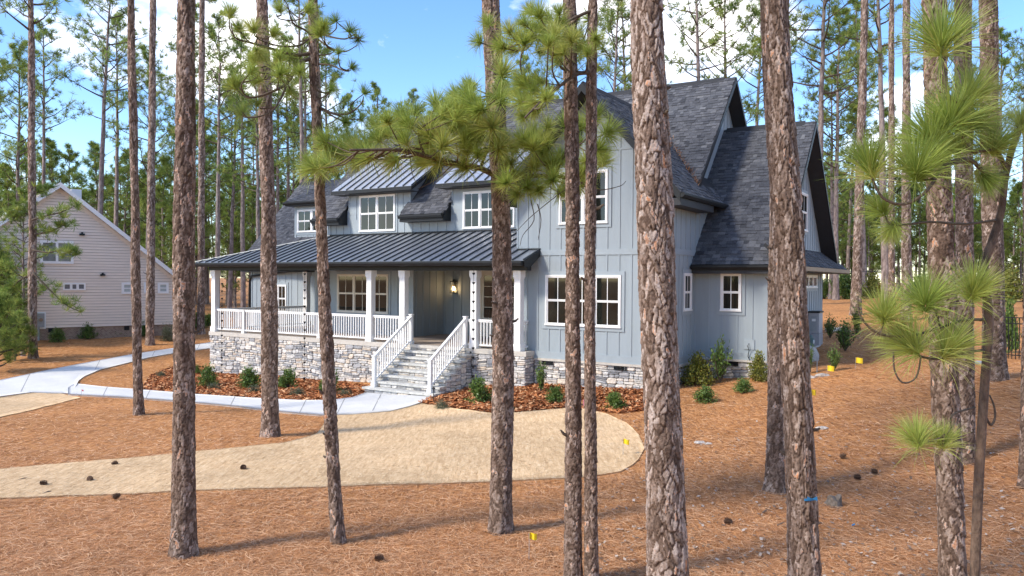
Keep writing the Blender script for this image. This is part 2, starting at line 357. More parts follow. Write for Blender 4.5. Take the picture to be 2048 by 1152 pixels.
def blades(name, N, region, mat, ln, wd, lift, tones, keep, seed, zoff=0.0):
    g = np.random.default_rng(seed)
    px = g.uniform(region[0], region[2], N); py = region[1] + (region[3]-region[1])*g.random(N)**.85
    k = keep(px, py); px, py = px[k], py[k]
    P = gpx_np(px, py); dist = P[:,1]
    k = (~in_house(P)) & (dist < 60); P = P[k]; dist = dist[k]; n = len(P)
    a = g.uniform(0, math.tau, n); le = g.uniform(*ln, n)*.5; wi = g.uniform(*wd, n)*np.maximum(1, dist/11)*.5
    dx, dy = np.cos(a), np.sin(a); el = g.uniform(-.05, .22, n)
    z0 = hgt(P[:,0], P[:,1]) + zoff + g.uniform(.004, lift, n)
    c = np.stack([P[:,0],P[:,1],z0],-1); t = np.stack([dx,dy,el],-1)*le[:,None]; s = np.stack([-dy,dx,g.uniform(-.5,.5,n)],-1)*wi[:,None]
    bend = np.stack([-dy,dx,np.full(n,.3)],-1)*(le*g.uniform(-.25,.25,n))[:,None]
    V = np.stack([c-t-s*.6, c-t+s*.6, c+bend-s, c+bend+s, c+t], 1).reshape(-1,3)
    b = np.arange(n)*5
    F = np.vstack([np.stack([b,b+1,b+3],-1), np.stack([b,b+3,b+2],-1), np.stack([b+2,b+3,b+4],-1)])
    tv = np.clip(g.choice(tones, n)+g.normal(0,.08,n),0,1); T = np.zeros((n,5,4)); T[...,0] = tv[:,None]; T[...,3] = 1
    return struct(link(name, npmesh(name, V, F, mat, False, T.reshape(-1,4))), 'stuff')
blades('pine_straw', 210000, (-120,640,2170,1190), m_straw, (.12,.30), (.0035,.006), .035, [.2,.35,.5,.6,.7,.8,.95],
       lambda x,y: ~in_patch(x,y), 11)['label'] = 'loose orange brown pine needles covering the yard'
blades('straw_litter', 30000, (-400,780,1295,1050), m_flake, (.06,.18), (.003,.006), .015, [.1,.4,.6,.8,1.0],
       lambda x,y: in_patch(x,y,('straw_lawn','straw_verge')), 12, .03)['label'] = 'pale straw strands on the seeded lawn'
# mulch chips
def chips(N, seed):
    g = np.random.default_rng(seed)
    px = g.uniform(285,1342,N); py = g.uniform(728,830,N); k = in_patch(px,py,('mulch1','mulch2')); P = gpx_np(px[k],py[k]); P = P[~in_house(P)]; n = len(P)
    z = hgt(P[:,0],P[:,1])+g.uniform(.02,.07,n); c = np.stack([P[:,0],P[:,1],z],-1)
    a = g.uniform(0,math.tau,n); le = g.uniform(.03,.09,n); wi = g.uniform(.012,.035,n)
    t = np.stack([np.cos(a),np.sin(a),g.uniform(-.5,.5,n)],-1)*le[:,None]; s = np.stack([-np.sin(a),np.cos(a),g.uniform(-.6,.6,n)],-1)*wi[:,None]
    V = np.stack([c-t-s,c+t-s*.7,c+t+s,c-t+s*.8],1).reshape(-1,3); b = np.arange(n)*4
    T = np.zeros((n,4,4)); T[...,0] = np.clip(g.choice([.1,.35,.45,.6,.75,1.],n)+g.normal(0,.08,n),0,1)[:,None]; T[...,3] = 1
    struct(link('mulch_chips', npmesh('mulch_chips', V, np.stack([b,b+1,b+2,b+3],-1), m_chip, False, T.reshape(-1,4))),'stuff')['label'] = 'reddish bark mulch chips in the planting beds'
chips(52000, 13)
# ================================================================== the blue house
HZ = 1.3
H = empty('house', tuple(HW(0,0,-HZ)), -YAW)
tag(H, 'blue grey board and batten house with dark gables, stone base and white railed porch', 'house')
def part(name, mb, mat, parent=H, smooth=False):
    me = mb.mesh(name, mat, smooth) if isinstance(mb, MB) else mb
    return link(name, me, parent, (0,0,HZ) if parent is H else None)
def one(fn, *a, **k):
    mb = MB(); getattr(mb, fn)(*a, **k); return mb
# ---- walls
mb = MB()
mb.box(-11.7,-6.28,2.74,2.9,-.05,2.95)                                       # under the porch
mb.box(-6.42,-6.28,2.903,4.66,-.05,2.95)
mb.box(-6.42,-.15,4.66,4.8,-.05,2.95)
mb.box(-11.7,-11.55,2.903,5.7,-.3,2.95)
part('porch_wall', mb, m_siding)
mb = MB()
mb.prism([(-10.9,2.74,2.99),(-10.9,2.74,5.08),(-10.9,6.7,9.36),(-10.9,10.66,5.08),(-10.9,10.66,2.99)], (15.6,0,0))
part('upper_wall', mb, m_siding)
BC, BS, BP = 2.475, 1.11, 8.25           # bay: centre, slope, peak of the roof surface
GR, GS, GP = 6.85, 1.08, 7.75            # garage ridge
mb = MB(); zb = BP-BS*(5.1-BC)-.2
mb.prism([(-.15,.5,-.22),(5.1,.5,-.22),(5.1,.5,zb),(BC,.5,BP-.22),(-.15,.5,zb)], (0,6.2,0)); part('bay_wall', mb, m_siding)
mb = MB(); mb.prism([(4.5,2.65,-.1),(4.5,2.65,3.0),(4.5,GR,GP-.2),(4.5,11.05,3.0),(4.5,11.05,-.1)], (2.85,0,0)); part('garage_wall', mb, m_siding)
mb = MB(); mb.prism([(-19.4,5.7,-.3),(-19.4,5.7,3.3),(-19.4,9.35,7.25),(-19.4,13.0,3.3),(-19.4,13.0,-.3)], (8.6,0,0)); part('wing_wall', mb, m_siding)
DORM = [(-9.75,-6.45),(-4.45,-.6)]
for a, b in DORM:
    mb = MB(); mb.prism([(a,2.735,4.9),(a,2.735,6.06),(a,4.7,7.28),(a,4.7,6.5)], (b-a,0,0)); part('dormer_wall', mb, m_siding)
mb = MB(); mb.prism([(-16.95,6.4,4.2),(-16.95,6.4,6.12),(-16.95,9.2,7.3),(-16.95,9.2,6.9)], (2.6,0,0)); part('dormer_wall', mb, m_siding)
# ---- battens
bat_cache = {}
def batten(face, a, plane, z0, z1):
    """one batten strip on a wall: face 'f' looks to the front at v=plane, 's' to the right at u=plane"""
    if z1-z0 < .08: return
    k = 'unit'
    if k not in bat_cache:
        m_ = MB(); m_.box(-.5,.5,-.5,.5,0,1); bat_cache[k] = m_.mesh('batten', m_batten)
    if face == 'f': l_ = (a, plane-.008, HZ+z0); s_ = (.042,.024,z1-z0)
    else: l_ = (plane+.008, a, HZ+z0); s_ = (.024,.042,z1-z0)
    link('batten', bat_cache[k], H, l_, None, s_)
def board(name, face, a0, a1, plane, z0, z1, t=.026, mat=m_batten):
    mb = MB()
    if face == 'f': mb.box(a0,a1,plane-t,plane-.001,z0,z1)
    else: mb.box(plane+.001,plane+t,a0,a1,z0,z1)
    return part(name, mb, mat)
def run(face, a0, a1, plane, z0, zt, holes=(), step=.415):
    n = max(1, round((a1-a0)/step))
    for k in range(n+1):
        a = a0+(a1-a0)*k/n; a = min(max(a,a0+.022),a1-.022); top = zt(a) if callable(zt) else zt
        segs = [(z0, top)]
        for (h0,h1,b0,b1) in holes:
            if h0-.02 < a < h1+.02:
                segs = [q for (s0,s1) in segs for q in ((s0,min(s1,b0)),(max(s0,b1),s1)) if q[1]-q[0] > .05]
        for s0, s1 in segs: batten(face, a, plane, s0, s1)
# ---- windows
def window(face, plane, a0, a1, z0, z1, n, trim=m_white, mull=.075, casing=.115, grid=1, flat=False, outer=True):
    """double hung window band of n units with casing, sashes, panes and muntins"""
    def bx(mb, x0,x1,c0,c1,b0,b1):
        if face == 'f': mb.box(x0,x1,plane-c1,plane-c0,b0,b1)
        else: mb.box(plane+c0,plane+c1,x0,x1,b0,b1)
    f = MB(); t = .055
    bx(f,a0,a1,.002,.06,z1-t,z1); bx(f,a0-.012,a1+.012,.002,.075,z0,z0+t*.9); bx(f,a0,a0+t,.002,.06,z0+t*.9,z1-t); bx(f,a1-t,a1,.002,.06,z0+t*.9,z1-t)
    w_ = (a1-a0-2*t-(n-1)*mull)/n
    for k in range(1,n): bx(f, a0+t+k*w_+(k-1)*mull, a0+t+k*w_+k*mull-0, .002,.058, z0+t*.9, z1-t)
    W_ = part('window', f, trim)
    if outer:
        c = MB(); d = casing
        bx(c,a0-d,a1+d,.001,.03,z1+.001,z1+d); bx(c,a0-d,a1+d,.001,.03,z0-d,z0-.001); bx(c,a0-d,a0-.013,.001,.03,z0-.001,z1+.001); bx(c,a1+.013,a1+d,.001,.03,z0-.001,z1+.001)
        link('casing', c.mesh('casing', m_batten), W_)
    zl, zh = z0+t*.9, z1-t; zm = (zl+zh)/2
    for k in range(n):
        x0 = a0+t+k*(w_+mull); x1 = x0+w_
        sashes = [(zl,zm,.02),(zm,zh,.034)] if not flat else [(zl,zh,.03)]
        for (q0,q1,c) in sashes:
            s = MB(); r = .035
            bx(s,x0,x1,c-.012,c+.008,q0,q0+r); bx(s,x0,x1,c-.012,c+.008,q1-r,q1); bx(s,x0,x0+r,c-.012,c+.008,q0+r,q1-r); bx(s,x1-r,x1,c-.012,c+.008,q0+r,q1-r)
            link('sash', s.mesh('sash', trim), W_)
            p = MB(); bx(p,x0+r,x1-r,c-.014,c-.006,q0+r,q1-r); link('pane', p.mesh('pane', m_glass), W_)
            for j in range(grid):
                xm = x0+(x1-x0)*(j+1)/(grid+1); m_ = MB(); bx(m_,xm-.011,xm+.011,c-.005,c+.003,q0+r,q1-r); link('muntin', m_.mesh('muntin', trim), W_)
    return W_
hole = lambda a0,a1,z0,z1,d=.115: (a0-d,a1+d,z0-d,z1+d)
W_porch = (-10.36,-7.57,.86,2.45)
window('f',2.74,*W_porch,3,m_cream); run('f',-11.7,-6.28,2.74,.14,2.78,[hole(*W_porch)])
W_b1 = (.95,3.56,.84,2.44); W_b2 = (1.42,3.10,4.02,5.66)
window('f',.5,*W_b1,3); window('f',.5,*W_b2,2)
gz = lambda a: BP-BS*abs(a-BC)-.34
run('f',-.15,5.1,.5,.0,3.06,[hole(*W_b1)])
run('f',-.15,5.1,.5,3.24,lambda a: min(6.22,gz(a)),[hole(*W_b2)]); run('f',-.15,5.1,.5,6.27,gz)
board('band_board','f',-.15,5.1,.5,3.06,3.24); board('skirt_board','f',-.17,5.126,.5,-.22,.0); board('joint_strip','f',-.05,4.3,.5,6.22,6.27,.018)
W_bs = (1.57,2.23,1.36,2.52)
run('s',.5,2.65,5.1,.0,3.06,[hole(*W_bs)],.36); run('s',.5,5.2,5.1,3.24,zb+.05,(),.42)
window('s',5.1,*W_bs,1); board('band_board','s',.5,2.65,5.1,3.06,3.24); board('skirt_board','s',.5,2.65,5.1,-.22,0)
W_g = (5.93,6.57,1.36,2.53)
window('f',2.65,*W_g,1); run('f',5.1,7.35,2.65,.12,2.75,[hole(*W_g)]); board('skirt_board','f',5.13,7.37,2.65,-.1,.12)
W_gg = (6.85,7.95,4.05,5.38); W_gt = (7.5,9.8,2.05,2.52)
window('s',7.35,*W_gg,1); window('s',7.35,*W_gt,3,grid=0,flat=True,casing=.06)
run('s',2.7,11.0,7.35,.0,2.74,[hole(*W_gt)],.40); run('s',2.7,11.0,7.35,3.45,lambda a: GP-.35-GS*abs(a-GR),[hole(*W_gg)],.40)
# porch recess and door
run('s',2.9,4.62,-6.28,.02,2.78,(),.40); run('f',-6.2,-4.95,4.66,.02,2.78)
# upper storey
W_a = (-9.14,-7.23,4.18,5.66); W_bb = (-3.91,-1.62,4.16,5.55)
window('f',2.74,*W_a,2); window('f',2.74,*W_bb,3)
run('f',-10.9,-.2,2.74,4.02,4.72,[hole(*W_a),hole(*W_bb)])
for (a,b) in DORM: run('f',a,b,2.735,4.72,5.95,[hole(*W_a),hole(*W_bb)])
W_w = (-18.05,-16.75,.55,1.93); W_wd = (-16.75,-14.75,4.55,5.68)
window('f',5.7,*W_w,2,mull=.16); window('f',6.4,*W_wd,2,mull=.12)
run('f',-19.4,-11.75,5.7,-.1,3.0,[hole(*W_w)]); run('f',-16.95,-14.4,6.4,4.25,6.1,[hole(*W_wd)])
run('s',6.8,10.4,4.7,5.2,lambda a: 4.75+1.08*(min(a,13.4-a)-2.24)-.35,(),.40)
# corner boards
for (f_,a,p,z0,z1) in (('f',-10.84,2.74,4.02,5.0),('f',-11.64,2.74,.0,2.8),('f',-6.34,2.74,0,2.8),('f',5.05,.5,0,5.0),('f',-19.34,5.7,-.2,3.1),('f',7.29,2.65,0,2.75),('f',-16.9,6.4,4.2,6.05)):
    board('corner_board', f_, a-.06, a+.06, p, z0, z1, .03)
# ---- door with side lights in the recess
d_ = MB(); vp = 4.66
for a0,a1,z0,z1 in ((-4.87,-4.80,0,2.55),(-4.40,-4.33,0,2.55),(-3.22,-3.15,0,2.55),(-2.75,-2.68,0,2.55)): d_.box(a0,a1,vp-.07,vp-.002,z0,z1)
d_.box(-4.87,-2.68,vp-.075,vp-.002,2.55,2.66)
D_ = part('door', d_, m_cream)
for a0,a1 in ((-4.80,-4.40),(-4.33,-3.22),(-3.15,-2.75)):
    s = MB(); r = .10 if a1-a0 > .6 else .06
    s.box(a0,a1,vp-.05,vp-.003,0,.75); s.box(a0,a1,vp-.05,vp-.003,2.42,2.55); s.box(a0,a0+r,vp-.05,vp-.003,.75,2.42); s.box(a1-r,a1,vp-.05,vp-.003,.75,2.42)
    link('door_leaf', s.mesh('door_leaf', m_cream), D_)
    p = MB(); p.box(a0+r,a1-r,vp-.03,vp-.004,.75,2.42); link('pane', p.mesh('pane', m_glass), D_)
    for zz in (1.17,1.58,2.0):
        m_ = MB(); m_.box(a0+r,a1-r,vp-.045,vp-.031,zz-.012,zz+.012); link('muntin', m_.mesh('muntin', m_cream), D_)
m_ = MB(); m_.box(-3.35,-3.31,vp-.11,vp-.05,.95,1.2); link('handle', m_.mesh('handle', m_black), D_)
# ---- lantern
ln = MB(); u0, v0 = -5.66, 4.66
ln.box(u0-.05,u0+.05,v0-.03,v0-.001,1.85,2.2); ln.box(u0-.11,u0+.11,v0-.24,v0-.02,2.16,2.20); ln.box(u0-.11,u0+.11,v0-.24,v0-.02,1.70,1.73)
for sx in (-.1,.1):
    for sy in (-.23,-.03): ln.box(u0+sx-.009,u0+sx+.009,v0+sy-.009,v0+sy+.009,1.73,2.16)
ln.box(u0-.03,u0+.03,v0-.17,v0-.1,2.2,2.26)
LN = part('wall_lantern', ln, m_black)
for dx in (-.04,.04):
    bb = MB(); bb.tube([(u0+dx,v0-.13,1.80),(u0+dx,v0-.13,1.86),(u0+dx,v0-.13,1.93),(u0+dx,v0-.13,1.99)],[.012,.026,.022,.004],8); link('bulb', bb.mesh('bulb', m_bulb, True), LN)
lamp = bpy.data.lights.new('lantern_light','POINT'); lamp.energy = 1.6; lamp.color = (1,.62,.3); lamp.shadow_soft_size = .05
lo = bpy.data.objects.new('lantern_light', lamp); col.objects.link(lo); lo.parent = LN; lo.location = (u0, v0-.32, 1.92)
# ---- porch floor, ceiling, beam
mb = MB(); mb.box(-14.9,.45,.12,4.66,-.14,0); mb.box(-14.9,-11.7,4.66,5.7,-.14,0); part('porch_floor', mb, m_floor)
mb = MB(); mb.box(-15.06,-4.46,-.06,.118,-.16,-.004); mb.box(-1.54,.56,-.06,.118,-.16,-.004); mb.box(-15.06,-14.902,.118,5.7,-.16,-.004); mb.box(.452,.56,.118,.5,-.16,-.004); mb.box(-4.46,-1.54,-.06,.118,-.10,.0)
part('floor_edge', mb, m_cap)
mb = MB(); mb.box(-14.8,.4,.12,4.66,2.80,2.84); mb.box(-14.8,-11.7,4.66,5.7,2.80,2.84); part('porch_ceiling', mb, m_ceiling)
mb = MB(); mb.box(-15.0,.62,-.12,.13,2.57,2.83); mb.box(-15.0,-14.75,.131,5.6,2.57,2.83); part('porch_beam', mb, m_black)
# ---- stone foundation (backing; the stones come below)
mb = MB(); mb.box(-14.98,-.0,.0,.3,-2.3,-.16); mb.box(.0,.48,.0,.7,-2.3,-.16); mb.box(-14.98,-14.7,.3,5.7,-2.3,-.16); mb.box(-.1,5.06,.52,1.0,-2.0,-.24); mb.box(4.8,5.06,1.0,3.0,-2,-.24); mb.box(5.06,7.3,2.67,3.0,-1.6,-.12); mb.box(7.0,7.3,3.0,11.0,-1.6,-.12); mb.box(-19.35,-11,5.72,6.0,-2.6,-.32)
part('foundation', mb, m_mortar)
# ---- stair
NR, RZ, TD = 8, -1.46, .285
TRE = []
for k in range(NR-1):
    z = RZ + (k+1)*(-RZ)/NR; v1 = -.06; v0 = -.06-(NR-1-k)*TD
    b = MB(); b.box(-4.42,-1.58,v0+.02,v1,RZ-.3 if k == 0 else z+RZ/NR-.02,z-.065); part('stair_riser', b, m_mortar)
    t = MB(); t.box(-4.49,-1.51,v0-.05,v0+TD+.03,z-.064,z); TRE.append((z,v0)); part('stair_tread', t, m_tread)
# ---- stones
STN = []
def stone_face(a0, a1, z0, z1, mapf, seed, bh=.175, dep=.06):
    g = random.Random(seed); nb = max(1, round((z1-z0)/bh)); hb = (z1-z0)/nb
    wave = lambda a, z: z + (.028*math.sin(a*1.9+seed) + .02*math.sin(a*4.3+z*3))*min(1, max(0,(z1-z)/.15))*min(1,max(0,(z-z0)/.05))
    for b in range(nb):
        zb0 = z0+b*hb; a = a0
        while a < a1-.05:
            kind = g.random(); wv = g.uniform(.2,.52)
            if a1-(a+wv) < .16: wv = a1-a
            if kind < .2: cells = [(a,a+wv,0,1)]
            elif kind < .8:
                s = g.uniform(.36,.64); cells = []
                for q0,q1 in ((0,s),(s,1)):
                    if g.random() < .45 and wv > .3: c = g.uniform(.35,.65); cells += [(a,a+wv*c,q0,q1),(a+wv*c,a+wv,q0,q1)]
                    else: cells.append((a,a+wv,q0,q1))
            else: cells = [(a,a+wv,0,.33),(a,a+wv,.33,.66),(a,a+wv,.66,1)]
            for (c0,c1,q0,q1) in cells:
                x0,x1,y0,y1 = c0+.006,c1-.006,zb0+q0*hb+.006,zb0+q1*hb-.006
                rr = min(x1-x0,y1-y0)*g.uniform(.18,.36); j = lambda s=.01: g.uniform(-s,s)
                out = [(x0+rr,y0),(x1-rr,y0),(x1,y0+rr),(x1,y1-rr),(x1-rr,y1),(x0+rr,y1),(x0,y1-rr),(x0,y0+rr)]
                out = [(p+j(),wave(p,q+j(.006))) for p,q in out]
                cx = sum(p for p,_ in out)/8; cz = sum(q for _,q in out)/8; d = dep*g.uniform(.55,1.15)
                tl = g.uniform(-.18,.18)
                vv = [mapf(p,q,0) for p,q in out]+[mapf(p,q,d*.62) for p,q in out]+[mapf(cx+(p-cx)*.84,cz+(q-cz)*.76,d*(1+tl*(q-cz)/max(.03,y1-y0))+j(.004)) for p,q in out]
                STN.append((np.array(vv), g.random()))
            a += wv
front = lambda v: (lambda a,z,c: (a, v-c, z))
side = lambda u: (lambda a,z,c: (u+c, a, z))
stone_face(-15.02,-4.46,-2.05,-.165,front(0),1); stone_face(-1.56,.52,-1.75,-.165,front(0),2); stone_face(-.02,.5,-1.7,-.165,side(.48),3)
stone_face(.55,5.1,-1.55,-.30,front(.52),4); stone_face(.5,2.66,-1.5,-.30,side(5.06),5); stone_face(5.1,7.34,-1.2,-.17,front(2.67),6); stone_face(2.7,11.0,-1.1,-.17,side(7.3),8)
for k,(z,v0) in enumerate(TRE):
    zlo = RZ-.12 if k == 0 else z+RZ/NR+.0; stone_face(-4.43,-1.57,zlo,z-.066,front(v0+.02),20+k,.19,.035)
    stone_face(v0+.02, v0+TD+.02, RZ-.3, z-.066, side(-1.58), 40+k, .2, .04)
stone_face(-4.4,-1.6,-.178,-.105,front(-.055),50,.1,.03)
SF = [(8+0,)]
ring = [(i,(i+1)%8,8+(i+1)%8,8+i) for i in range(8)]+[(8+i,8+(i+1)%8,16+(i+1)%8,16+i) for i in range(8)]
camU, camV = 13.27, -21.23
STN.sort(key=lambda s: (s[0][:,0].mean()-camU)**2+(s[0][:,1].mean()-camV)**2)
vis = [s for s in STN if s[0][:,2].mean() > -1.5]; rest = [s for s in STN if s[0][:,2].mean() <= -1.5]
for vv, t in vis[:300]:
    me = bpy.data.meshes.new('stone'); me.from_pydata([tuple(p) for p in vv], [], ring+[tuple(range(16,24))]); me.materials.append(m_stone); set_tone(me,(t,0,0,1)); link('stone', me, H, (0,0,HZ))
mb = MB(); tones = []
for vv, t in vis[300:]+rest: mb.add([tuple(p) for p in vv], ring+[tuple(range(16,24))]); tones += [(t,0,0,1)]*24
me = mb.mesh('stonework', m_stone); a_ = me.attributes.new('tone','FLOAT_COLOR','POINT'); a_.data.foreach_set('color', np.array(tones,np.float32).ravel()); so_ = part('stonework', me, None); so_['kind'] = 'stuff'
mb = MB(); mb.box(.56,5.16,.42,.52,-.295,-.222); mb.box(5.03,5.16,.521,2.56,-.295,-.222); mb.box(5.161,7.4,2.56,2.67,-.165,-.102); part('water_table', mb, m_cap)
for (a0,a1,z0,z1,v_) in ((.84,1.24,-.42,-.296,.44),(3.36,3.78,-.42,-.296,.44),(6.08,6.5,-.30,-.166,2.58)):
    b = MB(); b.box(a0,a1,v_-.005,v_+.05,z0,z0+.015); b.box(a0,a1,v_-.005,v_+.05,z1-.015,z1); n_ = 9
    for k in range(n_+1):
        x = a0+(a1-a0-.015)*k/n_; b.box(x,x+.015,v_,v_+.04,z0+.015,z1-.015)
    b.box(a0+.01,a1-.01,v_+.041,v_+.06,z0+.01,z1-.01); part('foundation_vent', b, m_black)
# ---- columns and newels
def column(u, v):
    s = MB(); s.box(u-.115,u+.115,v-.115,v+.115,.22,2.32); c = part('column', s, m_white)
    b = MB(); b.box(u-.145,u+.145,v-.145,v+.145,0,.20); b.box(u-.13,u+.13,v-.13,v+.13,.20,.225); link('column_base', b.mesh('column_base', m_white), c)
    b = MB(); b.box(u-.145,u+.145,v-.145,v+.145,2.36,2.569); b.box(u-.13,u+.13,v-.13,v+.13,2.32,2.36); link('column_cap', b.mesh('column_cap', m_white), c)
for u, v in ((-14.82,.08),(-6.1,.08),(-4.55,.08),(-1.5,.08),(.2,.08),(-14.82,5.2)): column(u, v)
def newel(u, v, z0, z1, w_=.055):
    b = MB(); b.box(u-w_,u+w_,v-w_,v+w_,z0,z1); b.box(u-w_-.02,u+w_+.02,v-w_-.02,v+w_+.02,z1,z1+.03); b.box(u-w_-.025,u+w_+.025,v-w_-.025,v+w_+.025,z0,z0+.12); part('newel_post', b, m_white)
for u in (-13.0,-8.68): newel(u,.08,0,.93)
newel(-4.17,.02,0,1.02); newel(-1.85,.02,0,1.02); newel(-4.17,-1.86,RZ+.18,-.27); newel(-1.85,-1.86,RZ+.18,-.27)
bal = MB(); bal.box(-.016,.016,-.016,.016,0,1); bal_me = bal.mesh('baluster', m_white)
def railing(u0,v0,u1,v1,za=0.0,zb_=0.0,h=.96):
    ln_ = math.hypot(u1-u0,v1-v0); dx,dy = (u1-u0)/ln_,(v1-v0)/ln_; nx_,ny_ = -dy,dx; r = MB()
    def bar(w_, a, b):
        vs_ = []
        for (u,v,z) in ((u0,v0,za),(u1,v1,zb_)):
            for (s,q) in ((-w_,a),(w_,a),(w_,b),(-w_,b)): vs_.append((u+nx_*s,v+ny_*s,z+q))
        r.add(vs_, [(0,1,5,4),(1,2,6,5),(2,3,7,6),(3,0,4,7),(3,2,1,0),(4,5,6,7)])
    bar(.045,h-.04,h); bar(.025,h-.09,h-.04); R_ = part('railing', r, m_white); r = MB(); bar(.03,.09,.14); link('bottom_rail', r.mesh('bottom_rail', m_white), R_)
    n_ = max(2, round(ln_/.118))
    for k in range(1,n_):
        t = k/n_; link('baluster', bal_me, R_, (u0+(u1-u0)*t, v0+(v1-v0)*t, za+(zb_-za)*t+.12), None, (1,1,h-.19))
for a, b in ((-14.70,-13.06),(-12.94,-8.74),(-8.62,-6.22),(-5.98,-4.67),(-4.43,-4.23),(-1.79,-1.62),(-1.38,.08)): railing(a,.08,b,.08)
railing(-14.82,.2,-14.82,5.08); railing(.3,.2,.3,.46)
railing(-4.17,-.04,-4.17,-1.9,.0,-1.22); railing(-1.85,-.04,-1.85,-1.9,.0,-1.22)

# ================================================================== roofs
TABS = []
def shingles(O, A, Sx, W_, L_, mask, seed, e=.145):
    O, A, Sx = map(np.array, (O,A,Sx)); N = np.cross(A,Sx); g = random.Random(seed); k = 0
    while k*e < L_:
        s0 = k*e; s1 = min(s0+e*1.5, L_); a = -g.uniform(0,.3)
        while a < W_:
            wd = g.uniform(.11,.25); x0, x1 = max(0,a+.003), min(W_,a+wd-.003)
            if x1-x0 > .03 and mask(*(O+A*(x0+x1)/2+Sx*(s0+.05))):
                h = .010+(.013 if g.random() < .5 else 0)+g.uniform(0,.003)
                vv = [O+A*x0+Sx*s0, O+A*x1+Sx*s0, O+A*x0+Sx*s0+N*h, O+A*x1+Sx*s0+N*h, O+A*x0+Sx*s1+N*.004, O+A*x1+Sx*s1+N*.004]
                TABS.append((np.array(vv), min(1,max(0,g.gauss(.45,.16)))))
            a += wd
        k += 1
TF = [(0,1,3,2),(2,3,5,4),(0,2,4),(1,5,3)]
def slab(mb, O, A, Sx, W_, L_, t=.14):
    O, A, Sx = map(np.array, (O,A,Sx)); N = np.cross(A,Sx)
    top = [O, O+A*W_, O+A*W_+Sx*L_, O+Sx*L_]; mb.prism([tuple(p-N*t) for p in top], tuple(N*(t-.001)))
def sl(m): c = 1/math.sqrt(1+m*m); return c, m*c
c1, s1 = sl(1.08); cb, sb = sl(BS)
rb = MB()
# main roof
mz = lambda v: 4.75+1.08*(v-2.24)
ML = (6.7-2.24)/c1; off = .5/c1
slab(rb,(-11.4,2.24+.5,mz(2.74)),(1,0,0),(0,c1,s1),16.55,ML-off)
for a, b in ((-11.4,-9.85),(-6.62,-4.5)): slab(rb,(a,2.24,4.75),(1,0,0),(0,c1,s1),b-a,off-.002)
slab(rb,(5.15,11.16,mz(2.24)),(-1,0,0),(0,-c1,s1),16.55,ML,.139)
bz = lambda u: BP-BS*abs(u-BC)
def m_main(u,v,z):
    if v < 2.70 and not (-11.4 < u < -9.85 or -6.62 < u < -4.5): return False
    for a,b in DORM:
        if a-.3 < u < b+.3 and 2.74 < v < 4.55 and a < u < b: return False
    return not (-.6 < u < 5.6 and bz(u) > z+.05)
shingles((-11.4,2.24,4.75),(1,0,0),(0,c1,s1),16.55,ML,m_main,1)
# bay gable
BL = (5.6-BC)/cb; bvl = 6.3
slab(rb,(5.6,-.1,bz(5.6)),(0,1,0),(-cb,0,sb),bvl,BL); slab(rb,(2*BC-5.6,-.1+bvl,bz(5.6)),(0,-1,0),(cb,0,sb),bvl,BL-.001)
shingles((5.6,-.1,bz(5.6)),(0,1,0),(-cb,0,sb),5.4,BL,lambda u,v,z: not (v > 2.6 and mz(v) > z+.05 and u < 5.15) and not (u > 4.5 and GP-GS*abs(v-GR) > z+.04 and v > 2.2),2)
shingles((2*BC-5.6,4.5,bz(5.6)),(0,-1,0),(cb,0,sb),4.6,BL,lambda u,v,z: not (v > 2.6 and mz(v) > z+.05),3)
# garage
gzv = lambda v: GP-GS*abs(v-GR); GL = (GR-2.25)/c1
slab(rb,(4.6,2.25,gzv(2.25)),(1,0,0),(0,c1,s1),3.25,GL); slab(rb,(7.85,2*GR-2.25,gzv(2.25)),(-1,0,0),(0,-c1,s1),3.25,GL-.001)
shingles((4.62,2.25,gzv(2.25)),(1,0,0),(0,c1,s1),3.23,GL,lambda u,v,z: not (u < 5.1 and v < 2.65) and not (u < 5.62 and bz(u)>z+.02 and v < 4.5 and u < 5.6 and u > 5.1 and False),4)
pm = (3.42-2.76)/(8.1-7.35); pc, ps = sl(pm)
slab(rb,(8.1,2.3,2.76),(0,1,0),(-pc,0,ps),9.6,.75/pc,.10); shingles((8.1,2.3,2.76),(0,1,0),(-pc,0,ps),9.6,.75/pc,lambda u,v,z: True,5)
# wing and its dormer
wz = lambda v: 3.745+1.09*(v-5.88); cw, sw = sl(1.09); WL = (9.35-5.3)/cw
slab(rb,(-19.75,5.3,wz(5.3)),(1,0,0),(0,cw,sw),8.8,WL); slab(rb,(-10.95,13.4,wz(5.3)),(-1,0,0),(0,-cw,sw),8.8,WL-.001)
shingles((-19.75,5.3,wz(5.3)),(1,0,0),(0,cw,sw),8.2,WL,lambda u,v,z: not (-16.95 < u < -14.35 and v > 6.4),6)
dm = (wz(9.35)-6.06)/(9.35-6.0); cd_, sd_ = sl(dm)
slab(rb,(-17.3,6.0,6.06),(1,0,0),(0,cd_,sd_),3.3,(9.35-6.0)/cd_,.10); shingles((-17.3,6.0,6.065),(1,0,0),(0,cd_,sd_),3.3,3.34/cd_,lambda u,v,z: True,7)
ROOF = part('roof', rb, m_roofbase)
TABS.sort(key=lambda s: (s[0][:,0].mean()-camU)**2+(s[0][:,1].mean()-camV)**2+(s[0][:,2].mean()-2.3)**2)
vt = [t for t in TABS if not (t[0][:,0].mean() < 2.4 and t[0][:,1].mean() < 2.2 and t[0][:,2].mean() > 4.8)]; vt_ids = {id(t) for t in vt[:300]}
for vv, t in vt[:300]:
    me = bpy.data.meshes.new('shingle'); me.from_pydata([tuple(p) for p in vv], [], TF); me.materials.append(m_shingle); set_tone(me,(t,0,0,1)); link('shingle', me, ROOF)
mb = MB(); tones = []
for tb in TABS:
    if id(tb) in vt_ids: continue
    mb.add([tuple(p) for p in tb[0]], TF); tones += [(tb[1],0,0,1)]*6
